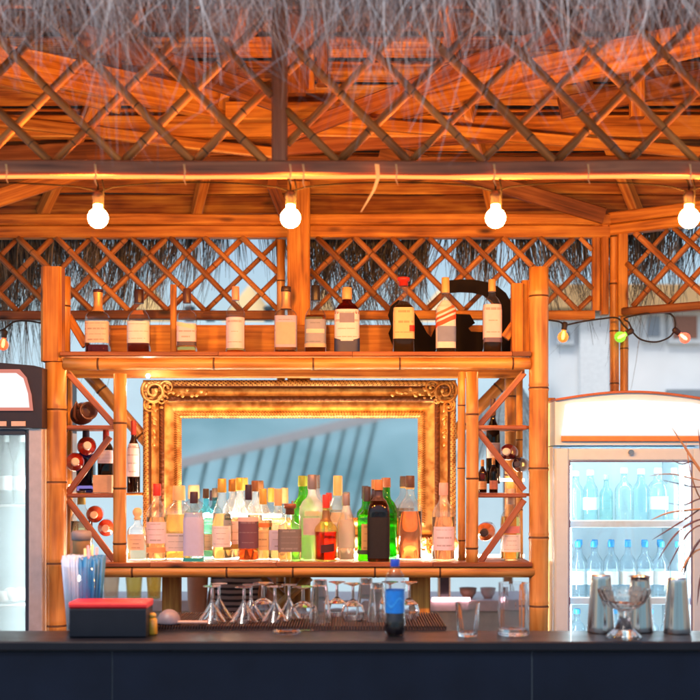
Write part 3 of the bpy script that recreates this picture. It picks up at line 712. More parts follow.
def ornament(cx, cz, sx, sz):
    g = MB(); rnd = random.Random(int(cx * 100)); Y = MY - .045
    def P2(u, v, h=0): return Vector((cx + sx * u * 1.35, Y - h, cz + sz * v * 1.35))
    def spiral(u, v, r0, turns, a0, th, dirn=1):
        pts = []; rs = []; n_ = int(18 * turns)
        for k in range(n_ + 1):
            t_ = k / n_; a = a0 + dirn * turns * 2 * math.pi * t_; r_ = r0 * (1 - .82 * t_)
            pts.append(P2(u + math.cos(a) * r_, v + math.sin(a) * r_, .012 * t_)); rs.append(th * (1 - .45 * t_))
        g.tube(pts, rs, n=8); g.sphere(pts[-1], th * 1.3, n=8, m=6)
    spiral(-.018, .018, .044, 1.7, 2.2, .0085); spiral(.026, .030, .026, 1.5, 3.4, .006, -1); spiral(-.030, -.030, .026, 1.5, 1.2, .006, 1)
    spiral(.010, -.012, .020, 1.2, .3, .005)
    for k in range(9):                       # acanthus leaves running along both rails
        for ax in (0, 1):
            l = .035 + k * .0155; o_ = rnd.uniform(-.006, .006)
            c0 = (l, .012 + o_) if ax == 0 else (-.012 - o_ * 0 - .006, -l)
            a = rnd.uniform(-.6, .6) + (0 if ax == 0 else -math.pi / 2); ln = .022 * (1 - k * .05)
            pts = [P2(c0[0] + math.cos(a + .7 * math.sin(q * 2)) * ln * (q - .5), c0[1] + math.sin(a + .9 * math.sin(q * 3)) * ln * (q - .5) + .008 * math.sin(k * 2.), .008 * math.sin(q * 3.14)) for q in [z / 6 for z in range(7)]]
            g.tube(pts, [.002, .006, .008, .0075, .006, .004, .0015], n=7)
    for k in range(22):
        a = rnd.uniform(0, 6.28); r_ = rnd.uniform(.0, .055); p_ = P2(math.cos(a) * r_, math.sin(a) * r_, rnd.uniform(-.012, .004)); g.sphere(p_, rnd.uniform(.004, .009), n=8, m=5, sc_=(1.2, .8, .8))
    g.build('corner_ornament', GILT, mir)
ic = .078
ornament(mx0 + ic, mz1 - ic, 1, 1); ornament(mx1 - ic, mz1 - ic, -1, 1); ornament(mx0 + ic, mz0 + ic, 1, -1); ornament(mx1 - ic, mz0 + ic, -1, -1)

# ---------------------------------------------------------------- bottles
def bprof(kind):
    """(z fraction, radius fraction, squareness)"""
    K = {
     'square': [(0, .93, 6), (.012, 1, 6), (.56, 1, 6), (.60, .95, 5), (.635, .80, 3.5), (.665, .52, 2.4), (.70, .40, 2), (.80, .36, 2), (.86, .36, 2), (.87, .40, 2), (.90, .40, 2)],
     'whisky': [(0, .93, 4), (.012, 1, 4), (.52, 1, 4), (.57, .96, 3.5), (.62, .82, 3), (.68, .55, 2.2), (.74, .40, 2), (.84, .37, 2), (.90, .37, 2)],
     'round': [(0, .93, 2), (.012, 1, 2), (.58, 1, 2), (.63, .95, 2), (.68, .78, 2), (.735, .48, 2), (.79, .36, 2), (.90, .33, 2)],
     'slim': [(0, .93, 2), (.01, 1, 2), (.62, 1, 2), (.68, .85, 2), (.74, .55, 2), (.80, .42, 2), (.92, .38, 2)],
     'wide': [(0, .9, 2.4), (.015, 1, 2.4), (.50, 1, 2.4), (.57, 1, 2.2), (.63, .93, 2), (.69, .72, 2), (.735, .40, 2), (.78, .31, 2), (.92, .30, 2)],
     'bell': [(0, .88, 2), (.02, .96, 2), (.25, .93, 2), (.40, .98, 2), (.47, 1.02, 2), (.52, .92, 2), (.58, .60, 2), (.63, .38, 2), (.72, .30, 2), (.88, .27, 2)],
     'decanter': [(0, .93, 6), (.02, 1, 6), (.55, 1, 6), (.62, .85, 4), (.66, .48, 2.4), (.70, .34, 2), (.78, .32, 2)],
     'taper': [(0, .85, 2), (.015, .92, 2), (.35, 1, 2), (.55, .92, 2), (.68, .60, 2), (.78, .38, 2), (.92, .34, 2)],
     'arch': [(0, .95, 5), (.01, 1, 5), (.60, 1, 5), (.68, .92, 4), (.74, .70, 3), (.78, .42, 2.2), (.82, .36, 2), (.92, .34, 2)],
     'wine': [(0, .95, 2), (.01, 1, 2), (.55, 1, 2), (.62, .93, 2), (.69, .66, 2), (.74, .44, 2), (.78, .36, 2), (.97, .33, 2)],
    }
    return K[kind]
def interp(pf, z):
    for a, b_ in zip(pf, pf[1:]):
        if a[0] <= z <= b_[0]:
            t_ = (z - a[0]) / max(1e-6, b_[0] - a[0]); return (a[1] + (b_[1] - a[1]) * t_, a[2] + (b_[2] - a[2]) * t_)
    return (pf[-1][1], pf[-1][2])
def patch(g, c, R_, h, pf, z0, z1, u0, u1, off, mi=0, dy=1., slant=0., nu=14, nv=6):
    b0 = len(g.v)
    for j in range(nv + 1):
        for i in range(nu + 1):
            u = u0 + (u1 - u0) * i / nu; z = z0 + (z1 - z0) * j / nv + slant * (u - (u0 + u1) / 2)
            rf, e = interp(pf, min(max(z, .01), .99)); r_ = R_ * rf + off
            th = u * math.pi / 2 * .97; ct, st = math.sin(th), math.cos(th)
            k = (abs(ct) ** e + abs(st) ** e) ** (-1 / e)
            g.v.append(c + Vector((ct * k * r_, -st * k * r_ * dy, z * h)))
    for j in range(nv):
        for i in range(nu):
            a = b0 + j * (nu + 1) + i; g.face((a, a + 1, a + nu + 2, a + nu + 1), mi, True)
def bottle(px, yt, yb, hw, Y, kind, label, glass_c=(.97, .98, .97), liq=None, lvl=.6, cap=(.05, .04, .04), capf=.14, capr=1.15, lab=None, marks=(), foil=None, dy=1., zbase=None, group='spirits on the lower shelf', cat='liquor bottle', name='liquor_bottle', capk='cyl', frost=.06, prints=True, capmetal=0.):
    s_ = sxy(Y); R_ = hw * s_; zb_ = ZL if zbase is None else zbase
    h = (ZZ(yt, Y) - zb_); c = Vector((XX(px, Y), Y, zb_ + .0015)); pf = bprof(kind)
    t = thing(name, label, cat, tuple(c), group)
    g = MB(); g.lathe([(p[1] * R_, p[0] * h, p[2]) for p in pf], c, n=32, dy=dy); g.build('glass_body', glass(glass_c, frost=frost), t)
    if liq:
        L_ = [(0.01, pf[0][1] * .9, pf[0][2])] + [(p[0] + .004, p[1], p[2]) for p in pf[1:] if p[0] < lvl - .02] + [(lvl, *interp(pf, lvl))]
        g = MB(); g.lathe([(max(.003, p[1] * R_ - .0028), p[0] * h + .004, p[2]) for p in L_], c, n=32, dy=dy); g.build('liquid', liquid(liq), t)
    zc = 1 - capf; nr = interp(pf, min(zc + .02, pf[-1][0]))[0] * R_
    g = MB()
    if capk == 'cyl':
        r_ = nr * capr; g.lathe([(r_, zc * h), (r_ * 1.02, zc * h + .002), (r_, (zc + capf * .5) * h), (r_ * .97, h - .003), (r_ * .9, h)], c, n=24)
    elif capk == 'ball':
        g.lathe([(nr * .8, zc * h), (nr * 1.3, (zc + capf * .12) * h), (nr * .9, (zc + capf * .25) * h), (nr * 1.5, (zc + capf * .5) * h), (nr * 1.6, (zc + capf * .72) * h), (nr * 1.0, h * .99), (nr * .3, h)], c, n=20)
    else:
        g.lathe([(nr * 1.1, zc * h), (nr * 1.1, (zc + capf * .55) * h), (nr * 1.5, (zc + capf * .57) * h), (nr * 1.5, h - .002), (nr * 1.4, h)], c, n=22)
    g.build('cap', plain(cap, .35, metal=capmetal), t)
    if foil:
        g = MB(); z0_, z1_, fc = foil; pr = [(interp(pf, z0_ + (z1_ - z0_) * k / 6)[0] * R_ + .0012, (z0_ + (z1_ - z0_) * k / 6) * h, interp(pf, z0_ + (z1_ - z0_) * k / 6)[1]) for k in range(7)]
        g.lathe(pr, c, n=24, dy=dy, cap=False); g.build('neck_wrap', plain(fc, .35, metal=.3), t)
    if lab:
        z0_, z1_, w_, lc = lab[:4]; g = MB(); patch(g, c, R_, h, pf, z0_, z1_, -w_, w_, .0010, dy=dy)
        lc = (min(.92, lc[0] * .95), min(.92, lc[1] * 1.08), min(.97, lc[2] * 1.8)) if sum(lc) > 1.3 else lc
        lo_ = g.build('paper_label', plain(lc, .6, var=.05, scale=60), t)
        if prints:
            g = MB(); rnd = random.Random(int(px * 7)); pc = [v * .62 for v in lc] if sum(lc) > .9 else [min(1, v + .12) for v in lc]
            n_ = rnd.randint(3, 4)
            for k in range(n_):
                zz = z0_ + (z1_ - z0_) * (k + .6) / n_; ww = w_ * rnd.uniform(.3, .75); hh = (z1_ - z0_) * rnd.choice((.025, .03, .07))
                q = -ww
                while q < ww:
                    q2 = min(ww, q + rnd.uniform(.15, .5)); patch(g, c, R_, h, pf, zz - hh / 2, zz + hh / 2, q, q2, .0016, dy=dy, nu=2, nv=1); q = q2 + .035
            g.build('label_print', plain(pc, .6), lo_)
    for z0_, z1_, u0, u1, mc, sl in marks:
        g = MB(); patch(g, c, R_, h, pf, z0_, z1_, u0, u1, .0022, dy=dy, slant=sl); g.build('label_band', plain(mc, .5), t)
    return t
TG = 'whisky row on the top shelf'
AMB = (.78, .30, .05); CLR = (.96, .96, .95)
def top(px, yt, hw, kind, label, **k): return bottle(px, yt, 353, hw, k.pop('Y', .12), kind, label, zbase=ZT, frost=.04, group='spirits standing on the top shelf', **k)
top(98, 290, 11.5, 'square', 'bottle with tan neck wrap and square tan label, first on the top shelf', liq=(.25, .02, .02), lvl=.13, cap=(.06, .02, .05), capf=.04, foil=(.66, .955, (.75, .42, .16)), lab=(.17, .50, .80, (.82, .60, .34)), marks=[(.57, .65, -.45, .45, (.06, .03, .02), 0)])
top(139, 290, 11, 'whisky', 'dark-capped bottle with white label and a little dark liquor, second on the top shelf', liq=(.30, .04, .03), lvl=.18, cap=(.05, .02, .02), capf=.21, lab=(.17, .50, .8, (.85, .78, .66)), marks=[(.60, .67, -.4, .4, (.40, .16, .08), 0)])
top(187, 289, 9.5, 'square', 'square bottle with slanted cream label, beside the upright stick', liq=(.86, .55, .15), lvl=.10, cap=(.10, .04, .03), capf=.22, lab=(.13, .46, .85, (.84, .62, .48)), marks=[(.13, .19, -.5, .8, (.08, .07, .12), .0), (.40, .46, -.85, .85, (.90, .72, .60), -.05)])
top(235.5, 287, 9.5, 'round', 'bottle with salmon cap and pale pink label on the top shelf', liq=(.85, .40, .10), lvl=.10, cap=(.82, .40, .28), capf=.20, lab=(.09, .54, .8, (.86, .66, .58)))
top(286, 287, 11, 'square', 'square bottle with grey label in front of the middle post', liq=(.70, .32, .12), lvl=.05, cap=(.06, .03, .02), capf=.07, foil=(.67, .92, (.62, .36, .20)), lab=(.10, .56, .82, (.50, .42, .42)), marks=[(.14, .46, -.5, .5, (.56, .45, .44), 0)])
top(315.5, 286, 10.5, 'whisky', 'amber bottle with blue-grey label and tall black cap on the top shelf', liq=(.72, .28, .05), lvl=.55, cap=(.025, .02, .02), capf=.22, lab=(.10, .50, .82, (.30, .34, .50)), marks=[(.10, .155, -.8, .8, (.60, .50, .45), 0), (.30, .36, -.5, .5, (.72, .66, .66), 0)])
top(347, 288, 12.3, 'arch', 'dark red bottle with white chevron label over a navy base', glass_c=(.55, .10, .08), liq=(.45, .04, .03), lvl=.70, cap=(.80, .46, .20), capf=.18, lab=(.18, .66, .88, (.84, .70, .58)), marks=[(.03, .19, -.93, .93, (.03, .05, .16), 0), (.16, .24, -.93, -.3, (.03, .05, .16), -.10), (.16, .24, .3, .93, (.03, .05, .16), .10), (.46, .60, -.35, .35, (.22, .22, .40), 0)])
top(403.5, 278, 10.5, 'square', 'red-capped amber bottle with gold label, left part of the black sign', liq=(.90, .52, .08), lvl=.62, cap=(.62, .04, .03), capf=.11, capk='wide', lab=(.20, .60, .70, (.85, .55, .20)), marks=[(.29, .37, .30, .66, (.55, .02, .02), 0)])
top(445.5, 278, 9.7, 'square', 'clear square bottle with red diagonal stripes over a blue and white label', liq=(.92, .70, .50), lvl=.60, cap=(.84, .50, .20), capf=.20, lab=(.08, .70, .9, (.84, .74, .68)), marks=[(.40, .46, -.9, .9, (.70, .08, .03), .10), (.49, .52, -.9, .9, (.70, .08, .03), .10), (.55, .585, -.9, .9, (.75, .22, .10), .10), (.16, .36, -.5, .6, (.18, .26, .55), 0)], prints=False)
top(492, 280, 9.2, 'arch', 'square-shouldered bottle with peach label before the sign\'s round arc', liq=(.80, .30, .12), lvl=.20, cap=(.78, .44, .16), capf=.16, lab=(.20, .66, .86, (.86, .62, .50)), marks=[(.16, .22, -.6, .6, (.12, .10, .25), 0)])

PINK = (.86, .62, .60)
LOW = [
 dict(px=137.5, yt=508, yb=556, hw=9.5, Y=.10, kind='decanter', label='small square decanter with ball stopper beside the left bamboo upright', liq=(.95, .80, .55), lvl=.45, cap=(.85, .72, .5), capf=.24, capk='ball', lab=(.20, .50, .5, (.80, .58, .32))),
 dict(px=157, yt=484, yb=556, hw=10.5, Y=.12, kind='round', label='red-capped pale bottle in front of the mirror\'s left frame', liq=(.97, .82, .62), lvl=.55, cap=(.68, .04, .03), capf=.16, lab=(.22, .50, .85, (.88, .70, .62)), marks=[(.10, .17, -.85, .85, (.85, .45, .22), 0)]),
 dict(px=179, yt=486, yb=554, hw=13.5, Y=.15, kind='arch', label='broad gold tequila-style bottle, widest on the left of the lower shelf', liq=(.97, .78, .30), lvl=.60, cap=(.86, .66, .36), capf=.20, capr=1.3, lab=(.12, .36, .6, (.90, .72, .42))),
 dict(px=194, yt=492, yb=562, hw=10, Y=.04, kind='arch', label='bottle with large grey label, blue base and pointed dark cap', glass_c=(.80, .92, .96), liq=(.70, .90, .95), lvl=.08, cap=(.06, .03, .05), capf=.17, lab=(.08, .70, .85, (.55, .54, .60)), marks=[(.005, .05, -.9, .9, (.02, .38, .45), 0)], prints=False),
 dict(px=206, yt=489, yb=554, hw=9, Y=.22, kind='wide', label='turquoise-shouldered bottle behind the grey-label bottle', glass_c=(.30, .72, .80), liq=(.92, .85, .55), lvl=.35, cap=(.08, .05, .03), capf=.14, lab=(.12, .35, .7, (.85, .65, .30))),
 dict(px=222, yt=479, yb=556, hw=10.5, Y=.12, kind='taper', label='tall clear bottle with gold cap, leftmost of the gold-capped trio', liq=(.98, .88, .66), lvl=.56, cap=(.82, .50, .10), capf=.17, capmetal=.5, lab=(.16, .42, .7, (.93, .80, .55))),
 dict(px=232, yt=480, yb=556, hw=9, Y=.18, kind='round', label='clear bottle with brown and gold cap, middle of the gold-capped trio', liq=(.97, .84, .60), lvl=.5, cap=(.45, .22, .05), capf=.15, capmetal=.5, lab=(.18, .48, .8, (.90, .60, .42)), marks=[(.13, .19, -.8, .8, (.55, .34, .10), 0)]),
 dict(px=239.5, yt=478, yb=553, hw=9, Y=.27, kind='taper', label='clear bottle with yellow-gold cap, rearmost of the gold-capped trio', liq=(.95, .88, .70), lvl=.5, cap=(.85, .55, .10), capf=.16, capmetal=.5),
 dict(px=248.5, yt=485, yb=562, hw=10, Y=.04, kind='wide', label='bottle with large purple-brown label and a red base under a black cap', liq=(.85, .16, .04), lvl=.17, cap=(.04, .02, .05), capf=.20, lab=(.17, .56, .9, (.17, .07, .11)), marks=[(.52, .58, -.85, .85, (.82, .55, .55), 0)]),
 dict(px=255, yt=481, yb=554, hw=8, Y=.24, kind='slim', label='clear bottle with dark brown cap behind the purple-label bottle', liq=(.96, .86, .66), lvl=.55, cap=(.22, .09, .03), capf=.14),
 dict(px=263, yt=489, yb=556, hw=9.5, Y=.13, kind='round', label='gold-capped bottle with a yellow-orange label right of the purple one', liq=(.97, .85, .55), lvl=.55, cap=(.82, .48, .10), capf=.22, capmetal=.4, lab=(.14, .42, .8, (.90, .60, .22)), marks=[(.46, .52, -.8, .8, (.75, .25, .08), 0)]),
 dict(px=278, yt=489, yb=556, hw=9.5, Y=.13, kind='square', label='clear bottle with banded tan cap and small lilac label', liq=(.97, .90, .80), lvl=.5, cap=(.74, .50, .26), capf=.24, lab=(.14, .42, .5, (.58, .56, .66)), marks=[]),
 dict(px=290, yt=504, yb=559, hw=11.5, Y=.07, kind='square', label='short square bottle with dark grey label and cork-brown stopper', liq=(.95, .85, .65), lvl=.4, cap=(.30, .10, .05), capf=.19, capk='wide', lab=(.16, .56, .85, (.20, .18, .19))),
 dict(px=302, yt=476, yb=554, hw=11.5, Y=.22, kind='wide', label='green glass bottle behind the white round-label bottle', glass_c=(.35, .85, .20), liq=(.45, .88, .20), lvl=.5, cap=(.30, .42, .05), capf=.13),
 dict(px=312, yt=475, yb=559, hw=13, Y=.09, kind='wide', label='frosty clear bottle with a round grey emblem and silver cap', glass_c=(.97, .98, .98), frost=.28, liq=(.97, .96, .92), lvl=.55, cap=(.30, .26, .28), capf=.17, capmetal=.4, lab=None, marks=[(.30, .50, -.42, .42, (.56, .50, .52), 0), (.52, .58, -.35, .35, (.55, .62, .40), 0)]),
 dict(px=326, yt=495, yb=562, hw=11.5, Y=.04, kind='bell', label='bell-shaped bottle of ruby red liqueur with red cap and gold neck', liq=(.80, .03, .01), lvl=.43, cap=(.72, .05, .03), capf=.20, foil=(.60, .76, (.30, .16, .06)), marks=[(.14, .26, -.3, .55, (.07, .01, .01), .03)], glass_c=(.98, .86, .45)),
 dict(px=337.5, yt=476, yb=555, hw=10, Y=.18, kind='round', label='tall clear bottle with long pale gold capsule behind the red liqueur', liq=(.97, .92, .82), lvl=.55, cap=(.86, .62, .30), capf=.24, lab=(.16, .44, .8, (.90, .80, .70))),
 dict(px=346, yt=494, yb=561, hw=9.5, Y=.06, kind='taper', label='frosted pink bottle with small silver cap right of the red liqueur', glass_c=(.97, .88, .86), frost=.22, liq=(.97, .88, .84), lvl=.6, cap=(.38, .30, .30), capf=.18, capmetal=.3),
 dict(px=367, yt=487, yb=561, hw=9.5, Y=.07, kind='square', label='bright green square bottle with tan side label and dark cap', glass_c=(.25, .80, .10), liq=(.35, .85, .10), lvl=.60, cap=(.07, .05, .06), capf=.20, lab=(.12, .50, .35, (.55, .38, .16)), marks=[(.09, .15, -.8, .8, (.04, .06, .04), 0)]),
 dict(px=378.5, yt=480, yb=562, hw=11, Y=.04, kind='arch', label='dark brown almost black bottle with orange-copper cap in the centre', glass_c=(.30, .10, .05), liq=(.10, .02, .01), lvl=.62, cap=(.62, .26, .09), capf=.13, foil=(.74, .86, (.08, .05, .07)), lab=(.04, .54, .80, (.006, .005, .008)), prints=False),
 dict(px=387, yt=478, yb=554, hw=10.5, Y=.22, kind='wide', label='deep green bottle partly hidden behind the dark brown bottle', glass_c=(.10, .62, .12), liq=(.15, .75, .15), lvl=.55, cap=(.35, .15, .08), capf=.12),
 dict(px=410, yt=476, yb=557, hw=12, Y=.10, kind='round', label='bottle of salmon pink liqueur with clear neck and black-gold cap', liq=(.98, .50, .30), lvl=.57, cap=(.12, .06, .04), capf=.14, foil=(.84, .87, (.8, .55, .2)), marks=[]),
 dict(px=443.5, yt=483, yb=561, hw=11.5, Y=.06, kind='round', label='frosted peach bottle with pink cap, rightmost of the main row', glass_c=(.98, .90, .82), frost=.12, liq=(.98, .86, .74), lvl=.55, cap=(.84, .50, .50), capf=.16, lab=(.14, .44, .7, (.88, .68, .66))),
 dict(px=510.5, yt=489, yb=559, hw=10, Y=.10, kind='wine', label='pale gold wine bottle with pink and white label in the right compartment', liq=(.97, .72, .22), lvl=.60, cap=(.80, .62, .50), capf=.22, lab=(.12, .36, .75, (.86, .78, .70)), marks=[(.38, .48, -.6, .6, (.70, .25, .25), 0)], cat='wine bottle', name='wine_bottle'),
 dict(px=81.5, yt=491, yb=565, hw=11, Y=.12, kind='wine', label='pale wine bottle with gold-foiled neck in the lower left compartment', liq=(.97, .75, .40), lvl=.55, cap=(.06, .06, .09), capf=.03, foil=(.80, .97, (.62, .46, .12)), lab=(.10, .40, .8, (.82, .62, .42)), cat='wine bottle', name='wine_bottle'),
]
for d in LOW:
    d = dict(d); bottle(d.pop('px'), d.pop('yt'), d.pop('yb'), d.pop('hw'), d.pop('Y'), d.pop('kind'), d.pop('label'), **d)
# glasses of yellow drink low right of the row
def tumbler(px, yt, yb, rpx, Y, label, name='glass_tumbler', col=(.97, .97, .96), fl=0, taper=.86, group=None, cat='glass', thick=.003, body=None, zb=None, rim=None):
    s_ = sxy(Y); r_ = rpx * s_; z0_ = ZZ(yb, Y) if zb is None else zb; h = ZZ(yt, Y) - z0_; c = Vector((XX(px, Y), Y, z0_ + .0008)); g = MB(); n = 36
    prof_ = [(r_ * taper * .96, 0), (r_ * taper, .003), (r_ * (taper + (1 - taper) * .5), h * .5), (r_, h), (r_ - thick, h), (r_ * (taper + (1 - taper) * .5) - thick, h * .5), (r_ * taper - thick, h * .12), (r_ * .3, h * .10)]
    g.lathe(dense(prof_), c, n=60)
    if fl:
        for v in g.v:
            d = Vector((v.x - c.x, v.y - c.y)); a = math.atan2(d.y, d.x); zz = (v.z - c.z) / h
            if zz < .7: k = 1 + .06 * abs(math.sin(a * fl / 2)); v.x = c.x + d.x * k; v.y = c.y + d.y * k
    o = g.build(name, body or liquid(col, 1.38), origin=c); tag(o, label, cat, group); return o
tumbler(401, 521, 555, 6.5, .24, 'small tumbler of yellow drink left of the salmon liqueur', col=(.98, .80, .35))
tumbler(431, 540, 557, 5, .2, 'low clear tumbler between the salmon and peach bottles', col=(.98, .85, .7))

# compartments: lying bottles, jug, box
def lying(px, py, Y, r, col, capc, label, tilt=0):
    c = W(px, py, Y); rr_ = r * sxy(Y); t = thing('wine_bottle', label, 'wine bottle', tuple(c), 'bottles lying in the side compartments')
    ax = Vector((math.sin(R(tilt)), 1, 0)).normalized()
    def lie(prof_):
        g = MB(); a = Vector((0, 0, 1)); b_ = ax.cross(a); rings = []
        for r_, d in prof_: rings.append([c + ax * d + (a * math.cos(q) + b_ * math.sin(q)) * r_ for q in [2 * math.pi * z / 24 for z in range(24)]])
        g.sweep(rings, 0, True); return g
    lie([(rr_ * .32, -.07), (rr_ * .36, -.04), (rr_ * .55, -.02), (rr_ * .85, -.004), (rr_, .02), (rr_, .17), (rr_ * .9, .18)]).build('glass_body', plain(col, .08, spec=.8, coat=.6), t)
    lie([(rr_ * .30, -.088), (rr_ * .42, -.085), (rr_ * .44, -.05), (rr_ * .38, -.045)]).build('cap', plain(capc, .4), t)
RD = (.50, .035, .02)
lying(87, 446, .15, 9.5, RD, (.85, .75, .70), 'red bottle lying end-on, upper one of the pair in the left compartment', -14)
lying(75, 462, .14, 9.5, RD, (.85, .75, .70), 'red bottle lying end-on, lower one of the pair in the left compartment', -14)
lying(94.5, 514.5, .14, 8.5, (.6, .06, .02), (.80, .55, .35), 'orange-red bottle lying end-on below the small tan box', -10)
lying(106, 528, .15, 8.5, (.6, .05, .02), (.80, .50, .35), 'orange-red bottle lying end-on against the left bamboo upright', -10)
lying(508, 452, .14, 8.5, (.14, .012, .02), (.80, .75, .75), 'dark red bottle lying end-on in the right compartment', 14)
lying(519, 464.5, .13, 7.5, (.03, .02, .05), (.05, .05, .09), 'black bottle lying end-on beside the right bamboo post', 14)
lying(485, 532, .14, 9.5, (.55, .16, .05), (.05, .03, .03), 'amber bottle lying end-on near the bottom of the right compartment', 10)
CS = ZZ(425.5, .03); CS2 = ZZ(493.5, .03)
def back_bottle(px, yt, yb, hw, Y, col, lab, capc, label, zbase, kind='wine', lz=(.15, .45)):
    bottle(px, yt, yb, hw, Y, kind, label, glass_c=col, liq=[v * .5 for v in col], lvl=.55, cap=capc, capf=.2, lab=(lz[0], lz[1], .8, lab) if lab else None, zbase=zbase, group='bottles standing in the side compartments', cat='wine bottle', name='wine_bottle')
back_bottle(86, 431, 480, 8.5, .27, (.05, .06, .16), None, (.04, .04, .1), 'navy bottle standing behind the two lying red bottles', CS2 , 'square')
back_bottle(106, 428, 480, 7.5, .20, (.10, .05, .04), (.65, .60, .5), (.35, .03, .03), 'dark bottle behind the brace in the left compartment', CS2, 'arch', lz=(.45, .65))
back_bottle(133.5, 421, 480, 6.5, .36, (.25, .07, .04), (.85, .72, .62), (.40, .04, .03), 'dark bottle with cream label just left of the gilt frame', CS2, 'wine', lz=(.22, .68))
back_bottle(493, 399, 480, 7.0, .25, (.07, .03, .02), (.80, .62, .42), (.10, .05, .04), 'tall dark bottle with cream label in the right compartment', ZZ(484, .25), 'wine', lz=(.30, .48))
back_bottle(482.5, 460, 485, 4.2, .22, (.20, .06, .04), (.6, .35, .2), (.6, .30, .10), 'left one of two miniature bottles in the right compartment', CS2, 'wine', lz=(.1, .35))
back_bottle(493.5, 458, 485, 4.2, .16, (.20, .05, .04), (.5, .2, .15), (.6, .30, .10), 'right one of two miniature bottles in the right compartment', CS2, 'wine', lz=(.1, .35))
# clay jug lying
t = thing('clay_jug', 'brown glazed jug lying on its side on the upper left compartment rail', 'jug', tuple(W(84, 413, .15)))
c = W(84, 413, .15); g = MB(); rings = []
ax = Vector((.55, -1, .1)).normalized(); a = ax.cross(Vector((0, 0, 1))).normalized(); b_ = ax.cross(a)
for r_, d in ((.012, -.11), (.035, -.10), (.048, -.05), (.048, 0), (.036, .04), (.030, .055), (.040, .075), (.036, .076), (.026, .055), (.02, .02)):
    rings.append([c + ax * d + (a * math.cos(q) + b_ * math.sin(q)) * r_ for q in [2 * math.pi * z / 24 for z in range(24)]])
g.sweep(rings, 0, True); CLAY = plain((.16, .07, .05), .3, coat=.4); g.build('jug_body', CLAY, t)
g = MB(); g.tube([W(79, 408, .10), W(76, 402, .09), W(74.5, 407, .09), W(74, 416, .10), W(77, 421, .12)], .007, n=8); g.build('handle', CLAY, t)
g = MB(); Y = .07; g.box(XX(93.5, Y), XX(112, Y), .06, .13, CS2 + .002, ZZ(475, Y)); tag(g.build('box', plain((.66, .46, .32), .7), origin=(XX(102, Y), .1, CS2)), 'small plain tan box standing in the left compartment', 'box')
# items behind straw cup
g = MB(); c = Vector((XX(81.5, -.2), -.2, 0)); zc0 = ZZ(556, -.2)
t = thing('cocktail_shaker', 'tan cork-covered canister with grey lid behind the blue straws', 'canister', (c.x, c.y, zc0 - .02))
g.lathe([(.036, zc0 - .02), (.036, ZZ(541, -.2)), (.039, ZZ(539, -.2))], (c.x, c.y, 0)); g.build('canister_body', plain((.50, .32, .16), .5), t)
g = MB(); g.lathe([(.040, ZZ(540, -.2)), (.041, ZZ(533, -.2)), (.036, ZZ(531, -.2)), (.01, ZZ(530, -.2))], (c.x, c.y, 0)); g.build('lid', plain((.40, .38, .44), .4), t)
# work table under all this

# ---------------------------------------------------------------- black cut-out sign
Y = .315
def PP(l): return [(XX(a, Y), ZZ(b_, Y)) for a, b_ in l]
g = MB()
arc_o = [(447, 280.5), (460, 279.3), (474, 279.6), (487, 282), (498, 286.5), (506, 293), (511, 302), (512.5, 313), (511, 324), (507, 334), (504, 341)]
arc_i = [(447, 293), (460, 292), (472, 292.5), (482, 294.5), (490, 299), (497, 306), (500, 314), (500, 323), (498, 331), (496, 339)]
n_ = len(arc_i)
for k in range(n_ - 1): g.poly(PP([arc_o[k], arc_o[k + 1], arc_i[k + 1], arc_i[k]]), Y, Y + .012)
g.poly(PP([(396, 352.5), (391, 341), (388.5, 333), (391.5, 326), (388, 315), (391, 306), (398, 300), (409, 302), (415, 313), (421, 322), (427, 333), (431, 337), (435, 328), (439, 318), (447, 311), (457, 314), (470, 314.5), (475, 323), (468, 328), (471, 331.5), (482, 332), (490, 338), (512, 335), (516, 352.5)]), Y - .002, Y + .014)
tag(g.build('cutout_sign', plain((.008, .006, .008), .8, spec=.2)), 'black cut-out sign with a round arc behind the top-shelf bottles', 'sign')

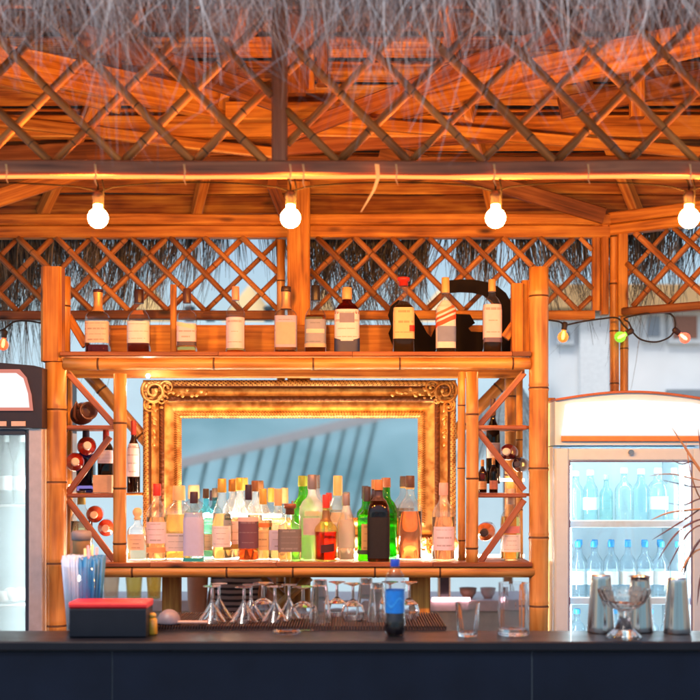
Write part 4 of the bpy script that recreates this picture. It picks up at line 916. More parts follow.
# ---------------------------------------------------------------- fridges
def fridge_right():
    Y = -.02; X0, X1 = XX(555, Y), XX(708, Y); cx = (X0 + X1) / 2
    t = thing('display_fridge', 'upright pale drinks fridge with a glowing white header, right of the shelf', 'fridge', (cx, Y, 0))
    white = plain((.60, .78, .94), .35, var=.04); red = plain((.42, .14, .07), .45)
    zH = ZZ(446, Y); zT0, zT1 = ZZ(401, Y), ZZ(393, Y)
    g = MB()  # cabinet as open box
    th = .035; z0_ = .08
    g.box(X0, X0 + th, Y + .07, Y + .62, z0_, zH); g.box(X1 - th, X1, Y + .07, Y + .62, z0_, zH); g.box(X0 + th + .001, X1 - th - .001, Y + .585, Y + .62, z0_, zH)
    g.box(X0 + th + .001, X1 - th - .001, Y + .07, Y + .584, z0_, z0_ + .2); g.box(X0 + th + .001, X1 - th - .001, Y + .07, Y + .584, zH - .03, zH)
    g.build('cabinet', plain((.86, .90, .92), .4, var=.03), t)
    # canopy with arched top
    g = MB(); n_ = 20; pts = [(X0, zH + .004)] + [(X1, zH + .004)]
    arc = [(X1 + (X0 - X1) * k / n_, zT0 + (zT1 - zT0) * math.sin(math.pi * k / n_)) for k in range(n_ + 1)]
    g.poly([(X0, zH + .004), (X1, zH + .004)] + arc, Y - .005, Y + .60); cn = g.build('canopy', white, t)
    g = MB(); 
    for k in range(n_): 
        a, b_ = arc[k], arc[k + 1]; g.beam((a[0], Y + .29, a[1] + .004), (b_[0], Y + .29, b_[1] + .004), .62, .010, warp=0, ch=.002)
    g.build('top_trim', red, cn)
    zl0, zl1 = ZZ(435.5, Y), ZZ(403, Y)
    pan = [(XX(561, Y), zl0), (XX(702, Y), zl0), (XX(699, Y), zl1 + .0 - .008), (XX(690, Y), zl1), (XX(631, Y), zl1 + .012), (XX(573, Y), zl1), (XX(565, Y), zl1 - .008)]
    g = MB(); g.poly(pan, Y - .022, Y - .007); g.build('light_panel', emit((1, .95, .92), .95), cn)
    g = MB(); g.box(XX(561, Y), XX(702, Y), Y - .020, Y - .007, ZZ(441.5, Y), ZZ(436, Y)); g.build('orange_stripe', plain((.80, .30, .10), .5), cn)
    # door
    zd0, zd1 = .12, ZZ(448.5, Y); gx0, gx1 = XX(569, Y), XX(693, Y); gz1 = ZZ(460.5, Y); gz0 = .5
    g = MB(); g.box(X0, gx0, Y, Y + .05, zd0, zd1, 0, ch=.006); g.box(gx1, X1, Y, Y + .05, zd0, zd1, 0, ch=.006)
    g.box(gx0 + .0005, gx1 - .0005, Y, Y + .05, gz1, zd1 - .0005, 0, ch=.004); g.box(gx0 + .0005, gx1 - .0005, Y, Y + .05, zd0 + .0005, gz0, 0, ch=.004)
    dr = g.build('door', white, t)
    g = MB()
    for q in ((gx0, gx0 + .007, gz0, gz1), (gx1 - .007, gx1, gz0, gz1)): g.box(q[0], q[1], Y + .004, Y + .03, q[2], q[3])
    g.box(gx0 + .0075, gx1 - .0075, Y + .004, Y + .03, gz1 - .007, gz1 - .0005); g.build('gasket', plain((.18, .20, .34), .5), dr)
    g = MB(); g.box(gx0 + .008, gx1 - .008, Y + .015, Y + .021, gz0, gz1 - .008, ch=.001); g.build('glass_pane', glass((.90, .96, .98)), dr)
    g = MB(); c = W(631, 452.5, Y - .004); g.tube([c + Vector((0, .006, 0)), c - Vector((0, .008, 0))], .012, n=20); g.build('lock', plain((.55, .45, .42), .25, metal=1.), dr)
    for xx in (gx0 + .02, gx1 - .02):
        g = MB(); g.tube([(xx, Y + .10, gz0 + .02), (xx, Y + .10, gz1 - .02)], .010, n=8); g.build('light_tube', emit((.82, .95, 1), 46), t)
    g = MB(); g.tube([(gx0 + .05, Y + .11, gz1 + .02), (gx1 - .05, Y + .11, gz1 + .02)], .012, n=8); g.build('light_tube', emit((.80, .94, 1), 26), t)
    sz = [ZZ(521, Y + .15), ZZ(597, Y + .15), ZZ(655, Y + .15)]
    for z in sz:
        g = MB(); g.box(X0 + th + .002, X1 - th - .002, Y + .09, Y + .56, z - .024, z - .012); g.box(X0 + th + .002, X1 - th - .002, Y + .075, Y + .089, z - .026, z + .006)
        g.build('shelf', plain((.85, .88, .9), .4), t)
    return t, sz
fr, FSZ = fridge_right()
def water(px, Y, zb_, hpx, rpx, tint, capc, labc, label, kind='round', capf=.10, frost=.15):
    tint = tuple(v * .5 + .5 for v in tint)
    return bottle(px, ZZinv(zb_, hpx, Y), 0, rpx, Y, kind, label, glass_c=tint, frost=frost, cap=capc, capf=capf, capr=1.2, lab=(.25, .48, .95, labc) if labc else None, prints=False, zbase=zb_, group='drinks inside the right fridge', cat='drink bottle', name='drink_bottle')
def ZZinv(zb_, hpx, Y): return HZ - (zb_ - H) / sxy(Y) - hpx
words = ['first from the left', 'second from the left', 'third from the left', 'fourth from the left', 'fifth from the left', 'sixth from the left', 'seventh from the left']
tin = [(.80, .96, .96), (.72, .94, .95), (.66, .92, .90), (.85, .97, .97), (.72, .92, .95), (.80, .95, .98), (.84, .95, .98)]
for i, px in enumerate((575, 590, 606, 624, 641, 658, 674)):
    water(px, .16, FSZ[0] - .011, (52, 53, 48, 55, 54, 55, 55)[i], (7.6, 7, 6.6, 9, 7.8, 8.6, 8)[i], tin[i], [(.85, .9, .9), (.8, .9, .9), (.3, .55, .6), (.85, .9, .9), (.8, .88, .9), (.85, .9, .92), (.8, .86, .95)][i], None if i == 3 else (.72, .84, .86) if i % 2 else None, ('turquoise' if i < 3 else 'clear blue') + ' water bottle, ' + words[i] + ' on the fridge top shelf', kind=('round', 'slim', 'round', 'round', 'slim', 'arch', 'arch')[i])
for i, px in enumerate((578, 594, 611, 628, 645, 661, 678)):
    water(px, .17, FSZ[1] - .011, 57, 8, (.82, .93, .98), (.03, .30, .65), (.80, .88, .94), 'water bottle with bright blue cap, ' + words[i] + ' on the fridge middle shelf')
srcs = [o for o in bpy.data.objects if o.name.startswith('drink_bottle')]
for k_, o in enumerate(srcs):
    if k_ % 7 == 6: continue
    c_ = copy_tree(o); c_.location = o.location + Vector((.035, .15, 0)); c_['label'] = 'water bottle in the rear row of the fridge ' + ('top' if k_ < 7 else 'middle') + ' shelf, ' + words[k_ % 7]
for i, px in enumerate((577, 596, 614, 632, 650, 669)):
    water(px, .17, FSZ[2] - .011, 47, 8.4, (.75, .9, .97), (.04, .30, .62), (.60, .78, .9), 'blue-capped bottle, ' + words[i] + ' on the low fridge shelf behind the shakers')

def fridge_left():
    Y = -.10; X1 = XX(42.5, Y); X0 = X1 - .66; cx = (X0 + X1) / 2
    t = thing('display_fridge', 'dark-topped drinks fridge cut off by the left edge of the photo', 'fridge', (cx, Y, 0))
    dark = plain((.03, .022, .035), .4); th = .035; z0_ = .08; zH = ZZ(415, Y)
    g = MB(); g.box(X0, X0 + th, Y + .06, Y + .62, z0_, zH); g.box(X1 - th, X1, Y + .06, Y + .62, z0_, zH); g.box(X0 + th + .001, X1 - th - .001, Y + .585, Y + .62, z0_, zH)
    g.box(X0 + th + .001, X1 - th - .001, Y + .06, Y + .584, z0_, z0_ + .2); g.build('cabinet', plain((.75, .82, .84), .4, var=.03), t)
    g = MB(); g.poly([(X0, ZZ(428, Y)), (X1 + .003, ZZ(428, Y)), (X1 + .003, ZZ(368, Y)), (X1 - .03, ZZ(366, Y)), (cx, ZZ(360, Y)), (X0 + .03, ZZ(366, Y)), (X0, ZZ(368, Y))], Y - .02, Y + .60); cn = g.build('canopy', dark, t)
    rx = XX(31, Y); lx = X0 + (X1 - rx); 
    g = MB(); g.poly([(lx - .02, ZZ(411, Y)), (rx + .015, ZZ(411, Y)), (rx + .008, ZZ(395, Y)), (rx - .012, ZZ(378, Y)), (rx - .04, ZZ(370, Y)), (lx + .04, ZZ(370, Y)), (lx + .012, ZZ(378, Y))], Y - .034, Y - .021); g.build('panel_rim', emit((1, .34, .26), .55), cn)
    g = MB(); g.poly([(lx, ZZ(408, Y)), (rx + .003, ZZ(408, Y)), (rx - .003, ZZ(394, Y)), (rx - .022, ZZ(379, Y)), (rx - .05, ZZ(374, Y)), (lx + .05, ZZ(374, Y)), (lx + .02, ZZ(379, Y))], Y - .046, Y - .035); g.build('light_panel', emit((1, .93, .92), .85), cn)
    for a, b_ in ((-2, 8), (13, 27)):
        g = MB(); g.box(XX(a, Y), XX(b_, Y), Y - .026, Y - .0205, ZZ(426.5, Y), ZZ(421.5, Y)); g.build('sticker', plain((.75, .60, .55), .5), cn)
    gx1 = XX(28, Y); gx0 = X0 + (X1 - gx1); zd1 = ZZ(429, Y); gz1 = ZZ(433, Y)
    g = MB(); g.box(gx1 + .001, X1 - .001, Y, Y + .05, .12, zd1, ch=.004); g.box(X0, gx0 - .001, Y, Y + .05, .12, zd1); dr = g.build('door', plain((.62, .60, .66), .35, metal=.3), t)
    g = MB(); g.box(gx1 - .013, gx1, Y + .003, Y + .04, .5, gz1); g.box(gx0, gx0 + .013, Y + .003, Y + .04, .5, gz1); g.box(gx0 + .0135, gx1 - .0135, Y + .003, Y + .04, gz1 - .008, zd1 - .001); g.build('gasket', plain((.03, .05, .10), .5), dr)
    g = MB(); g.box(gx0 + .014, gx1 - .014, Y + .015, Y + .021, .5, gz1 - .009, ch=.001); g.build('glass_pane', glass((.86, .93, .93), frost=.18), dr)
    g = MB(); g.tube([(gx1 - .03, Y + .10, .6), (gx1 - .03, Y + .10, gz1 - .03)], .008, n=8); g.build('light_tube', emit((.9, .97, 1), 24), t)
    sz = [ZZ(503, Y + .1), ZZ(603, Y + .1)]
    for z in sz:
        g = MB(); g.box(X0 + th + .002, X1 - th - .002, Y + .09, Y + .56, z - .02, z - .008); g.build('shelf', plain((.85, .88, .9), .4), t)
    return sz
FLZ = fridge_left()
for px, r_, lab, col in ((6, 8, 'milky bottle at the left photo edge on the fridge upper shelf', (.85, .9, .9)), (22, 8, 'tall white-necked bottle behind the fridge glass beside the dark door seal', (.9, .94, .92))):
    bottle(px, 434, 0, r_, .06, 'taper', lab, glass_c=col, frost=.5, cap=(.85, .9, .88), capf=.12, zbase=FLZ[0] - .007, group='bottles inside the left fridge', cat='drink bottle', name='drink_bottle', lab=(.2, .4, .8, (.9, .9, .88)), prints=False)
g = MB(); Y = .06; rnd = random.Random(4)
for k in range(7): g.sphere(Vector((XX(2 + k * 3.4, Y), Y + rnd.uniform(-.03, .03), FLZ[1] - .008 + .03 + rnd.uniform(0, .012))), rnd.uniform(.022, .032), n=10, m=7, sc_=(1.2, 1, .95))
tag(g.build('food_bag', plain((.85, .78, .75), .5), origin=(XX(10, Y), Y, FLZ[1])), 'white lumpy bag lying on the lower shelf of the left fridge', 'bag')
for yy, a, b_ in ((378, 550.5, 553.5),):
    pass
g = MB(); g.beam((XX(551.5, .3), .30, .06), (XX(551.5, .3), .30, ZZ(398, .3)), .03, .03, up=(0, 1, 0)); g.build('rear_upright', PINE, sh)
g = MB(); g.tube([W(547.2, 632, .16), W(547.2, 402, .16)], .004, n=8); tag(g.build('light_strip', emit((1, .50, .12), 12)), 'vertical warm light strip in the gap between shelf post and right fridge', 'light strip', 'lit strips on the back bar')

# ---------------------------------------------------------------- counter
ZC = 1.10; YN, YX = CY + 3.50, CY + 3.745
ct = thing('bar_counter', 'dark navy tiled bar counter with a glossy black top across the foreground', 'bar counter', (0, YN, 0)); ct['_w'] = (0, YN, 0)
g = MB(); g.box(-2.3, 2.3, YN - .012, YX, ZC - .028, ZC, ch=.004); m = plain((.008, .010, .018), .34, spec=.22, scale=14, coat=.04, name='glossy_top'); g.build('counter_top', m, ct)
g = MB(); xs = [-2.3, XX(112, YN) - 1.253 * 1, XX(112, YN), XX(532, YN), XX(532, YN) + 1.253]; xs = [-2.39, XX(112, YN), XX(532, YN), 1.795, 2.3]
TILE = plain((.004, .009, .024), .50, spec=.16, scale=5, var=.3, name='navy_tile', bump=.15)
zs = [0.0, .42, ZC - .030]
for i in range(len(xs) - 1):
    for j in range(2): g.box(max(-2.3, xs[i]) + .0015, xs[i + 1] - .0015, YN, YN + .02, zs[j] + .0015, zs[j + 1] - .0015, ch=.0015)
g.build('front_tiles', TILE, ct)
g = MB(); g.box(-2.3, 2.3, YN + .004, YX - .01, .0, ZC - .03, ch=.001); g.build('carcass', plain((.10, .14, .18), .8), ct)
# drip station behind
YD0, YD1 = YX + .006, YX + .40; zd = ZZ(621.5, YD0 + .12)
dm = thing('drying_station', 'low brown ribbed glass-drying station behind the counter', 'drainer', (XX(255, YD0), YD0, 0)); dm['_w'] = (XX(255, YD0), YD0, 0)
g = MB(); g.box(XX(152, YD0), XX(446, YD0), YD0, YD1, .1, zd - .012, ch=.003); g.build('cabinet', plain((.07, .035, .03), .5), dm)
g = MB(); k = 0; x = XX(152, YD0)
while x < XX(446, YD0): g.box(x, x + .0045, YD0 - .002, YD1, zd - .0115, zd, ch=.001); x += .009
g.build('rubber_mat', plain((.03, .012, .012), .5), dm)

def on(px, yb, Y): return Vector((XX(px, Y), Y, ZC + .001))
OY = CY + 3.63
# napkin box
t = thing('napkin_box', 'black box with a bright red rim on the counter at the left', 'box', tuple(on(107, 0, OY)))
bx0, bx1 = XX(69.5, OY - .06), XX(146, OY - .06); zr = ZZ(608.5, OY - .06); zr2 = ZZ(602.5, OY - .06)
g = MB(); g.box(bx0, bx1, OY - .06, OY + .06, ZC + .001, zr, ch=.004); g.build('box_body', plain((.007, .009, .018), .45, spec=.3), t)
g = MB(); g.box(bx0 - .002, bx1 + .002, OY - .062, OY + .062, zr + .0005, zr2, ch=.005); g.build('red_rim', plain((.72, .02, .03), .4), t)
# straw cup
SY = OY + .105; c = Vector((XX(83.5, SY), SY, ZC + .001))
t = thing('straw_cup', 'clear cup packed with blue and white straws behind the red-rimmed box', 'straw cup', tuple(c))
g = MB(); hcup = ZZ(566, SY) - ZC; g.lathe([(.048, 0), (.05, .003), (.064, hcup), (.0625, hcup), (.049, .008)], c, n=28); g.build('cup', glass((1, 1, 1), 1.), t)
rnd = random.Random(2)
for col, xa, xb, nst in (((.50, .60, .84), -.062, .004, 170), ((.012, .19, .46), -.002, .062, 180), ((.85, .35, .45), .0, .04, 4), ((.85, .75, .35), .01, .045, 2)):
    g = MB()
    for k in range(nst):
        u = rnd.uniform(xa, xb); v = rnd.uniform(-.045, .045)
        if (u * u + v * v) > .06 ** 2: v *= .5
        hh = ZZ(557, SY) - ZC + rnd.uniform(-.012, .006) + (.035 if col[0] > .8 else 0); le = rnd.gauss(0, .003) + u * .2
        g.tube([c + Vector((u * .76, v * .72, .008)), c + Vector((u + le * .25, v, hh))], .0042, n=7)
    g.build('straws', plain(col, .35), t)
# small jar and strainer dome
Yj = OY + .02
t = thing('spice_jar', 'small yellow jar right of the red-rimmed box', 'jar', (XX(152, Yj), Yj, ZC + .001))
c = Vector((XX(152, Yj), Yj, ZC + .001)); g = MB(); g.lathe([(.015, 0), (.017, .003), (.016, .045), (.011, .052)], c, n=18); g.build('jar_body', plain((.75, .42, .04), .3, coat=.5), t)
g = MB(); g.lathe([(.0125, .052), (.0125, .062), (.008, .066)], c, n=16); g.build('lid', plain((.8, .5, .1), .4), t)
t = thing('juice_squeezer', 'grey domed squeezer lying on the drying station beside the yellow jar', 'squeezer', (XX(171, YD0 + .05), YD0 + .05, zd))
c = Vector((XX(169, YD0 + .05), YD0 + .05, zd + .002)); g = MB(); r_ = .038; g.lathe([(r_, 0)] + [(r_ * math.cos(a), .006 + r_ * 1.05 * math.sin(a)) for a in [k * math.pi / 20 for k in range(10)]], c, n=24); g.build('dome', plain((.20, .17, .21), .45), t)
g = MB(); g.beam(c + Vector((.02, -.01, .006)), c + Vector((.13, -.03, .008)), .02, .008); g.build('handle', plain((.50, .30, .26), .5), t)
# clear lid lying
g = MB(); Yl = OY + .03; c = Vector((XX(287, Yl), Yl, ZC + .001))
g.lathe(dense([(.030, 0), (.044, .003), (.045, .008), (.040, .011), (.034, .008), (.028, .0045), (.004, .004)]), c, n=30); g.beam(c + Vector((.03, 0, .008)), c + Vector((.085, -.01, .012)), .012, .004, ch=.001); tag(g.build('juice_strainer', liquid((.96, .94, .94), 1.4), origin=c), 'small clear plastic strainer lying flat on the counter before the drying glasses', 'strainer')

# cola bottle
Yb_ = CY + 3.62; c = on(395, 0, Yb_); s_ = sxy(Yb_); hb = ZZ(559, Yb_) - ZC; R_ = 10.4 * s_
t = thing('soda_bottle', 'plastic soda bottle with blue cap and bright blue label on the counter', 'soda bottle', tuple(c))
pfb = [(0, .80), (.02, .92), (.06, 1.0), (.22, 1.0), (.24, .93), (.58, .93), (.60, 1.0), (.72, .98), (.80, .80), (.86, .50), (.90, .36), (.93, .36)]
g = MB(); g.lathe([(r_ * R_, z * hb) for z, r_ in pfb], c, n=32); g.build('bottle_body', glass((.90, .88, .90)), t)
g = MB(); g.lathe([(R_ * .75, .003), (R_ * .94, .06 * hb), (R_ * .94, .22 * hb), (R_ * .88, .24 * hb), (R_ * .88, .36 * hb)], c, n=32); g.build('cola', plain((.008, .003, .006), .25, spec=.3), t)
g = MB(); g.lathe([(R_ * .955, .30 * hb), (R_ * .955, .60 * hb)], c, n=32, cap=False); lb = g.build('wrap_label', plain((.01, .20, .72), .3, var=.2, scale=50), t)
pf2 = [(0, 1, 2), (1, 1, 2)]; g = MB()
for q in range(-6, 7):
    a = q / 6; z_ = .44 + .055 * math.sin(a * 3.); patch(g, c, R_ * .955, hb, pf2, z_ - .015, z_ + .015, a * .55 - .05, a * .55 + .05, .0012, nu=3, nv=1)
g.build('wave_emblem', plain((.03, .30, .82), .4), lb)
g = MB(); g.lathe([(R_ * .44, .90 * hb), (R_ * .45, .905 * hb), (R_ * .45, .985 * hb), (R_ * .38, hb)], c, n=28); g.build('cap', plain((.01, .06, .50), .35), t)
# tumblers on counter
tumbler(467.5, 603, 0, 12.5, CY + 3.60, 'short fluted clear tumbler on the counter', fl=10, taper=.74, zb=ZC + .001, col=(.95, .93, .95), thick=.0045)
o = tumbler(513.5, 583, 0, 15, CY + 3.63, 'tall cut-glass mixing jar with a textured wall on the counter', name='mixing_glass', fl=22, taper=.97, zb=ZC + .001, col=(.95, .93, .95), thick=.004)
# shakers
STEEL = plain((.62, .60, .60), .17, metal=1., var=.05, scale=6, name='steel')
def shaker(px, yt, rb, rt, Y, flare, label, dent=False):
    s_ = sxy(Y); c = Vector((XX(px, Y), Y, ZC + .001)); h = ZZ(yt, Y) - ZC; g = MB()
    p = [(rb * s_ * .98, 0), (rb * s_, .003), (rb * s_ * .985, .02), (rt * s_ * 1.02, h * .9), (rt * s_, h - .004)]
    if flare: p += [(flare * s_, h - .003), (flare * s_ * 1.01, h), (rt * s_ * .96, h - .001), (rt * s_ * .9, h * .8), (rt * s_ * .9, .01)]
    else: p += [(rt * s_ * .96, h), (rt * s_ * .5, h + .0015), (.003, h + .001)]
    g.lathe(p, c, n=40); tag(g.build('cocktail_shaker', STEEL, origin=c), label, 'shaker', 'steel shaker tins on the counter')
shaker(601, 575, 13.5, 10, CY + 3.70, 0, 'steel shaker tin behind the glass dessert bowl, on its left')
shaker(640, 576, 13, 9.5, CY + 3.71, 12, 'steel tin with a flared rim behind the glass dessert bowl, on its right')
shaker(677, 578, 13.5, 9.5, CY + 3.68, 0, 'steel shaker tin at the right end of the counter')
# dessert bowl
Yc = CY + 3.57; s_ = sxy(Yc); c = Vector((XX(624, Yc), Yc, ZC + .001)); hh = ZZ(589, Yc) - ZC
bw = thing('dessert_bowl', 'footed cut-glass dessert bowl at the right of the counter', 'glass bowl', tuple(c))
def flute(g, k, z0_):
    for v in g.v:
        d = Vector((v.x - c.x, v.y - c.y)); a = math.atan2(d.y, d.x)
        if v.z - c.z > z0_: f_ = 1 + .05 * abs(math.sin(a * k / 2 + (v.z - c.z) * 30)); v.x = c.x + d.x * f_; v.y = c.y + d.y * f_
g = MB(); px_ = s_; g.lathe(dense([(7 * px_, hh * .56), (14 * px_, hh * .62), (21 * px_, hh * .74), (25 * px_, hh * .93), (25.4 * px_, hh), (24 * px_, hh), (23 * px_, hh * .93), (19 * px_, hh * .78), (12 * px_, hh * .68), (4 * px_, hh * .64)]), c, n=64); flute(g, 16, hh * .6)
BG = liquid((.99, .96, .94), 1.45); g.build('bowl', BG, bw)
g = MB(); g.lathe([(17 * px_, 0), (17 * px_, .005), (13 * px_, .016), (8 * px_, .032), (5.2 * px_, hh * .40), (4.2 * px_, hh * .48), (6.5 * px_, hh * .555)], c, n=48)
for v in g.v:
    d = Vector((v.x - c.x, v.y - c.y)); a = math.atan2(d.y, d.x); f_ = 1 + .05 * abs(math.sin(a * 6)); v.x = c.x + d.x * f_; v.y = c.y + d.y * f_
g.build('foot', BG, bw)
# upside-down stemware
def martini(px, Y, rpx, hp, label, kind='martini'):
    s_ = sxy(Y); c = Vector((XX(px, Y), Y, zd + .001)); h = hp * s_; r_ = rpx * s_
    q = .0026
    if kind == 'martini': pr = [(.002, h * .60), (r_ * .10, h * .52), (r_ * .5 - q, h * .27), (r_ - q * 1.5, 0), (r_, 0), (r_ * .52, h * .30), (r_ * .15, h * .56), (.0045, h * .66), (.0042, h * .95), (r_ * .5, h * .975), (r_ * .62, h * .985), (r_ * .62, h), (.003, h)]
    elif kind == 'wine': pr = [(.002, h * .50), (r_ * .4, h * .47), (r_ * .85 - q, h * .40), (r_ - q, h * .25), (r_ * .95 - q, h * .12), (r_ * .75 - q, 0), (r_ * .75, 0), (r_ * .95, h * .12), (r_, h * .25), (r_ * .85, h * .42), (r_ * .4, h * .52), (.0055, h * .58), (.0045, h * .92), (r_ * .6, h * .975), (r_ * .8, h * .985), (r_ * .8, h), (.003, h)]
    else: pr = [(.002, h * .86), (r_ * .55, h * .86), (r_ * .8 - q * 2, h * .5), (r_ - q * 2, 0), (r_, 0), (r_ * .80, h * .5), (r_ * .62, h * .92), (r_ * .6, h), (.003, h)]
    g = MB(); g.lathe(dense(pr), c, n=36); tag(g.build('stemmed_glass' if kind != 'tall' else 'highball_glass', liquid((.97, .97, .98), 1.45), origin=c), label, 'glass', 'upturned glasses drying behind the counter')
G = [(212, .10, 13, 36, 'martini', 'upturned martini glass, first on the left of the drying row'), (219, .20, 12, 35, 'martini', 'upturned martini glass just behind the first one'),
     (244, .10, 13, 35, 'martini', 'upturned martini glass, nearer one of the second pair'), (251, .20, 12, 34, 'martini', 'upturned martini glass, rear one of the second pair'),
     (275, .12, 12, 35, 'martini', 'upturned martini glass in front of the crossed bamboo braces'), (303, .14, 12.5, 34, 'wine', 'upturned wine glass left of the tall flared glass'),
     (320, .10, 10, 42, 'tall', 'tall flared glass upside down left of centre in the drying row'), (337, .22, 9, 36, 'wine', 'small upturned goblet behind the tall flared glass'),
     (353, .12, 10, 38, 'wine', 'upturned goblet alone left of the soda bottle'), (377, .12, 9, 38, 'tall', 'upturned narrow tumbler touching the soda bottle on its left'),
     (263, .22, 11, 35, 'wine', 'upturned wine glass behind and between the second pair and the braces'), (289, .20, 11, 34, 'martini', 'upturned martini glass just left of the left wine glass'),
     (366, .20, 9, 40, 'tall', 'tall upturned tumbler behind the lone goblet'), (390, .22, 9, 36, 'wine', 'upturned goblet directly behind the soda bottle'), (409, .16, 9, 38, 'wine', 'upturned goblet right of the soda bottle')]
for px, dY, r_, hp, kd, lab in G: martini(px, YD0 + dY, r_ + 1.6, hp, lab, kd)

# ---------------------------------------------------------------- back counter beyond the shelf, vases, person
YB = 1.7
g = MB(); g.box(-2.2, 2.0, YB, YB + .5, 0, ZZ(606, YB) - .03); bc = tag(g.build('side_table', plain((.62, .58, .52), .6), origin=(0, YB, 0)), 'pale table seen in the gap under the lower shelf', 'table')
g = MB(); g.box(-2.22, 2.02, YB - .02, YB + .52, ZZ(606, YB) - .029, ZZ(600, YB)); g.build('table_top', plain((.75, .62, .62), .4), bc)
zv = ZZ(600, YB)
def vase(px, w_, yt, Y, label, col):
    s_ = sxy(Y); c = Vector((XX(px, Y), Y, zv + .001)); h = ZZ(yt, Y) - zv; g = MB(); r_ = w_ * s_
    g.lathe([(r_ * .7, 0), (r_ * .8, .004), (r_ * .85, h * .4), (r_, h), (r_ * .93, h), (r_ * .78, h * .4), (r_ * .6, .012)], c, n=24); tag(g.build('tall_glass', glass(col, .5, frost=.25), origin=c), label, 'glass', 'tall glasses on the pale table')
vase(111, 9, 572, YB + .1, 'tall flared glass beside the straw cup under the lower shelf', (.98, .86, .75))
vase(134, 9, 572, YB + .12, 'tall glass in the middle of three under the left end of the shelf', (.98, .86, .55)); vase(154, 8, 572, YB + .1, 'tall glass next to the wooden leg under the shelf', (.98, .80, .45))
g = MB(); X = XX(444, YB + .1); g.box(X - .035, X + .035, YB + .06, YB + .14, zv + .001, ZZ(576, YB), ch=.006); lt = tag(g.build('lantern', plain((.75, .55, .30), .5), origin=(X, YB + .1, zv)), 'small dark-paned lantern on the pale table right of the shelf leg', 'lantern')
g = MB(); g.box(X - .026, X + .026, YB + .052, YB + .059, zv + .012, ZZ(578, YB)); g.build('pane', plain((.04, .03, .035), .2), lt)
strip(432, 470, 599.5, YB - .03, .012, (1, .55, .62), 5, 'pink-white lit strip along the pale table under the shelf')
for i, (px, r_, col, lab) in enumerate(((468, 9, (.30, .16, .10), 'brown bowl on the pale table above the fluted tumbler'), (488, 8, (.55, .45, .42), 'pale bowl on the pale table left of the mixing jar'))):
    g = MB(); c = Vector((XX(px, YB + .1), YB + .1, zv + .001)); q = r_ * sxy(YB); g.lathe([(q * .5, 0), (q * .9, .03), (q, .06), (q * .93, .06), (q * .8, .03), (q * .4, .01)], c, n=24); tag(g.build('bowl', plain(col, .4), origin=c), lab, 'bowl')
# red cushion-like crate
g = MB(); Yk = 2.6; g.box(XX(248, Yk), XX(280, Yk), Yk, Yk + .3, ZZ(588, Yk), ZZ(570, Yk), ch=.01); g.box(XX(250, Yk), XX(278, Yk), Yk + .02, Yk + .28, 0, ZZ(588, Yk) - .001, ch=.01); tag(g.build('crate', plain((.70, .03, .03), .5), origin=(XX(264, Yk), Yk, 0)), 'bright red crate far behind the upturned glasses', 'crate')

def skinned(name, verts, edges, radii, mat, parent=None, sub=2, root=0):
    me = bpy.data.meshes.new(name); me.from_pydata([tuple(v) for v in verts], edges, []); me.materials.append(mat)
    o = bpy.data.objects.new(name, me); COL.objects.link(o)
    md = o.modifiers.new('skin', 'SKIN')
    if not me.skin_vertices: return o
    for i, r_ in enumerate(radii):
        sv = me.skin_vertices[0].data[i]; sv.radius = (r_, r_) if not isinstance(r_, tuple) else r_; sv.use_root = (i == root)
    md.use_smooth_shade = True
    s2 = o.modifiers.new('sub', 'SUBSURF'); s2.levels = s2.render_levels = sub
    if parent: o.parent = parent
    return o
PX, PY = XX(238, 1.05), 1.05
per = thing('person', 'person in a grey and black striped shirt, bare arm hanging, standing behind the mirror', 'person', (PX, PY, 0))
V = [(0, 0, .98), (0, 0, 1.10), (0, .01, 1.25), (0, .01, 1.38), (0, .0, 1.48), (0, -.01, 1.54), (0, -.015, 1.62), (0, -.01, 1.70),
     (-.10, 0, .93), (-.11, .01, .52), (-.11, .03, .10), (-.11, -.10, .035), (.10, 0, .93), (.11, .01, .52), (.11, .03, .10), (.11, -.10, .035),
     (-.17, .01, 1.42), (-.205, -.01, 1.15), (-.20, -.08, .93), (-.195, -.10, .86), (.17, .01, 1.42), (.205, 0, 1.15), (.20, -.08, .93), (.195, -.10, .86)]
E_ = [(0, 1), (1, 2), (2, 3), (3, 4), (4, 5), (5, 6), (6, 7), (0, 8), (8, 9), (9, 10), (10, 11), (0, 12), (12, 13), (13, 14), (14, 15), (3, 16), (16, 17), (17, 18), (18, 19), (3, 20), (20, 21), (21, 22), (22, 23)]
RR = [(.15, .11), (.13, .10), (.15, .11), (.15, .10), .055, .06, (.078, .09), (.06, .075), .085, .06, .042, .035, .085, .06, .042, .035, .06, .062, .052, .034, .06, .062, .052, .034]
SKIN = plain((.62, .32, .21), .5, var=.06)
# fingers on both hands
for side in (-1, 1):
    wi = 19 if side < 0 else 23; wx, wy, wz = V[wi]
    for k, ln in enumerate((.06, .07, .066, .052)):
        b0 = len(V); x = wx + side * 0 + (k - 1.5) * .0 ; y = wy - .03 + k * .020
        V += [(x, y, wz - .06), (x - side * .008, y, wz - .06 - ln * .55), (x - side * .02, y, wz - .06 - ln)]; RR += [.013, .0095, .008]; E_ += [(wi, b0), (b0, b0 + 1), (b0 + 1, b0 + 2)]
    b0 = len(V); V += [(wx - side * .012, wy - .045, wz - .03), (wx - side * .018, wy - .062, wz - .07)]; RR += [.012, .009]; E_ += [(wi, b0), (b0, b0 + 1)]
skinned('body', V, E_, RR, SKIN, per)
m, nt, out = newmat('striped_cloth'); b = N(nt, 'ShaderNodeBsdfPrincipled'); b.inputs['Roughness'].default_value = .85
tc = N(nt, 'ShaderNodeTexCoord'); wv = N(nt, 'ShaderNodeTexWave'); wv.bands_direction = 'Z'; wv.inputs['Scale'].default_value = 11; wv.inputs['Distortion'].default_value = 1.2; wv.inputs['Detail'].default_value = 1
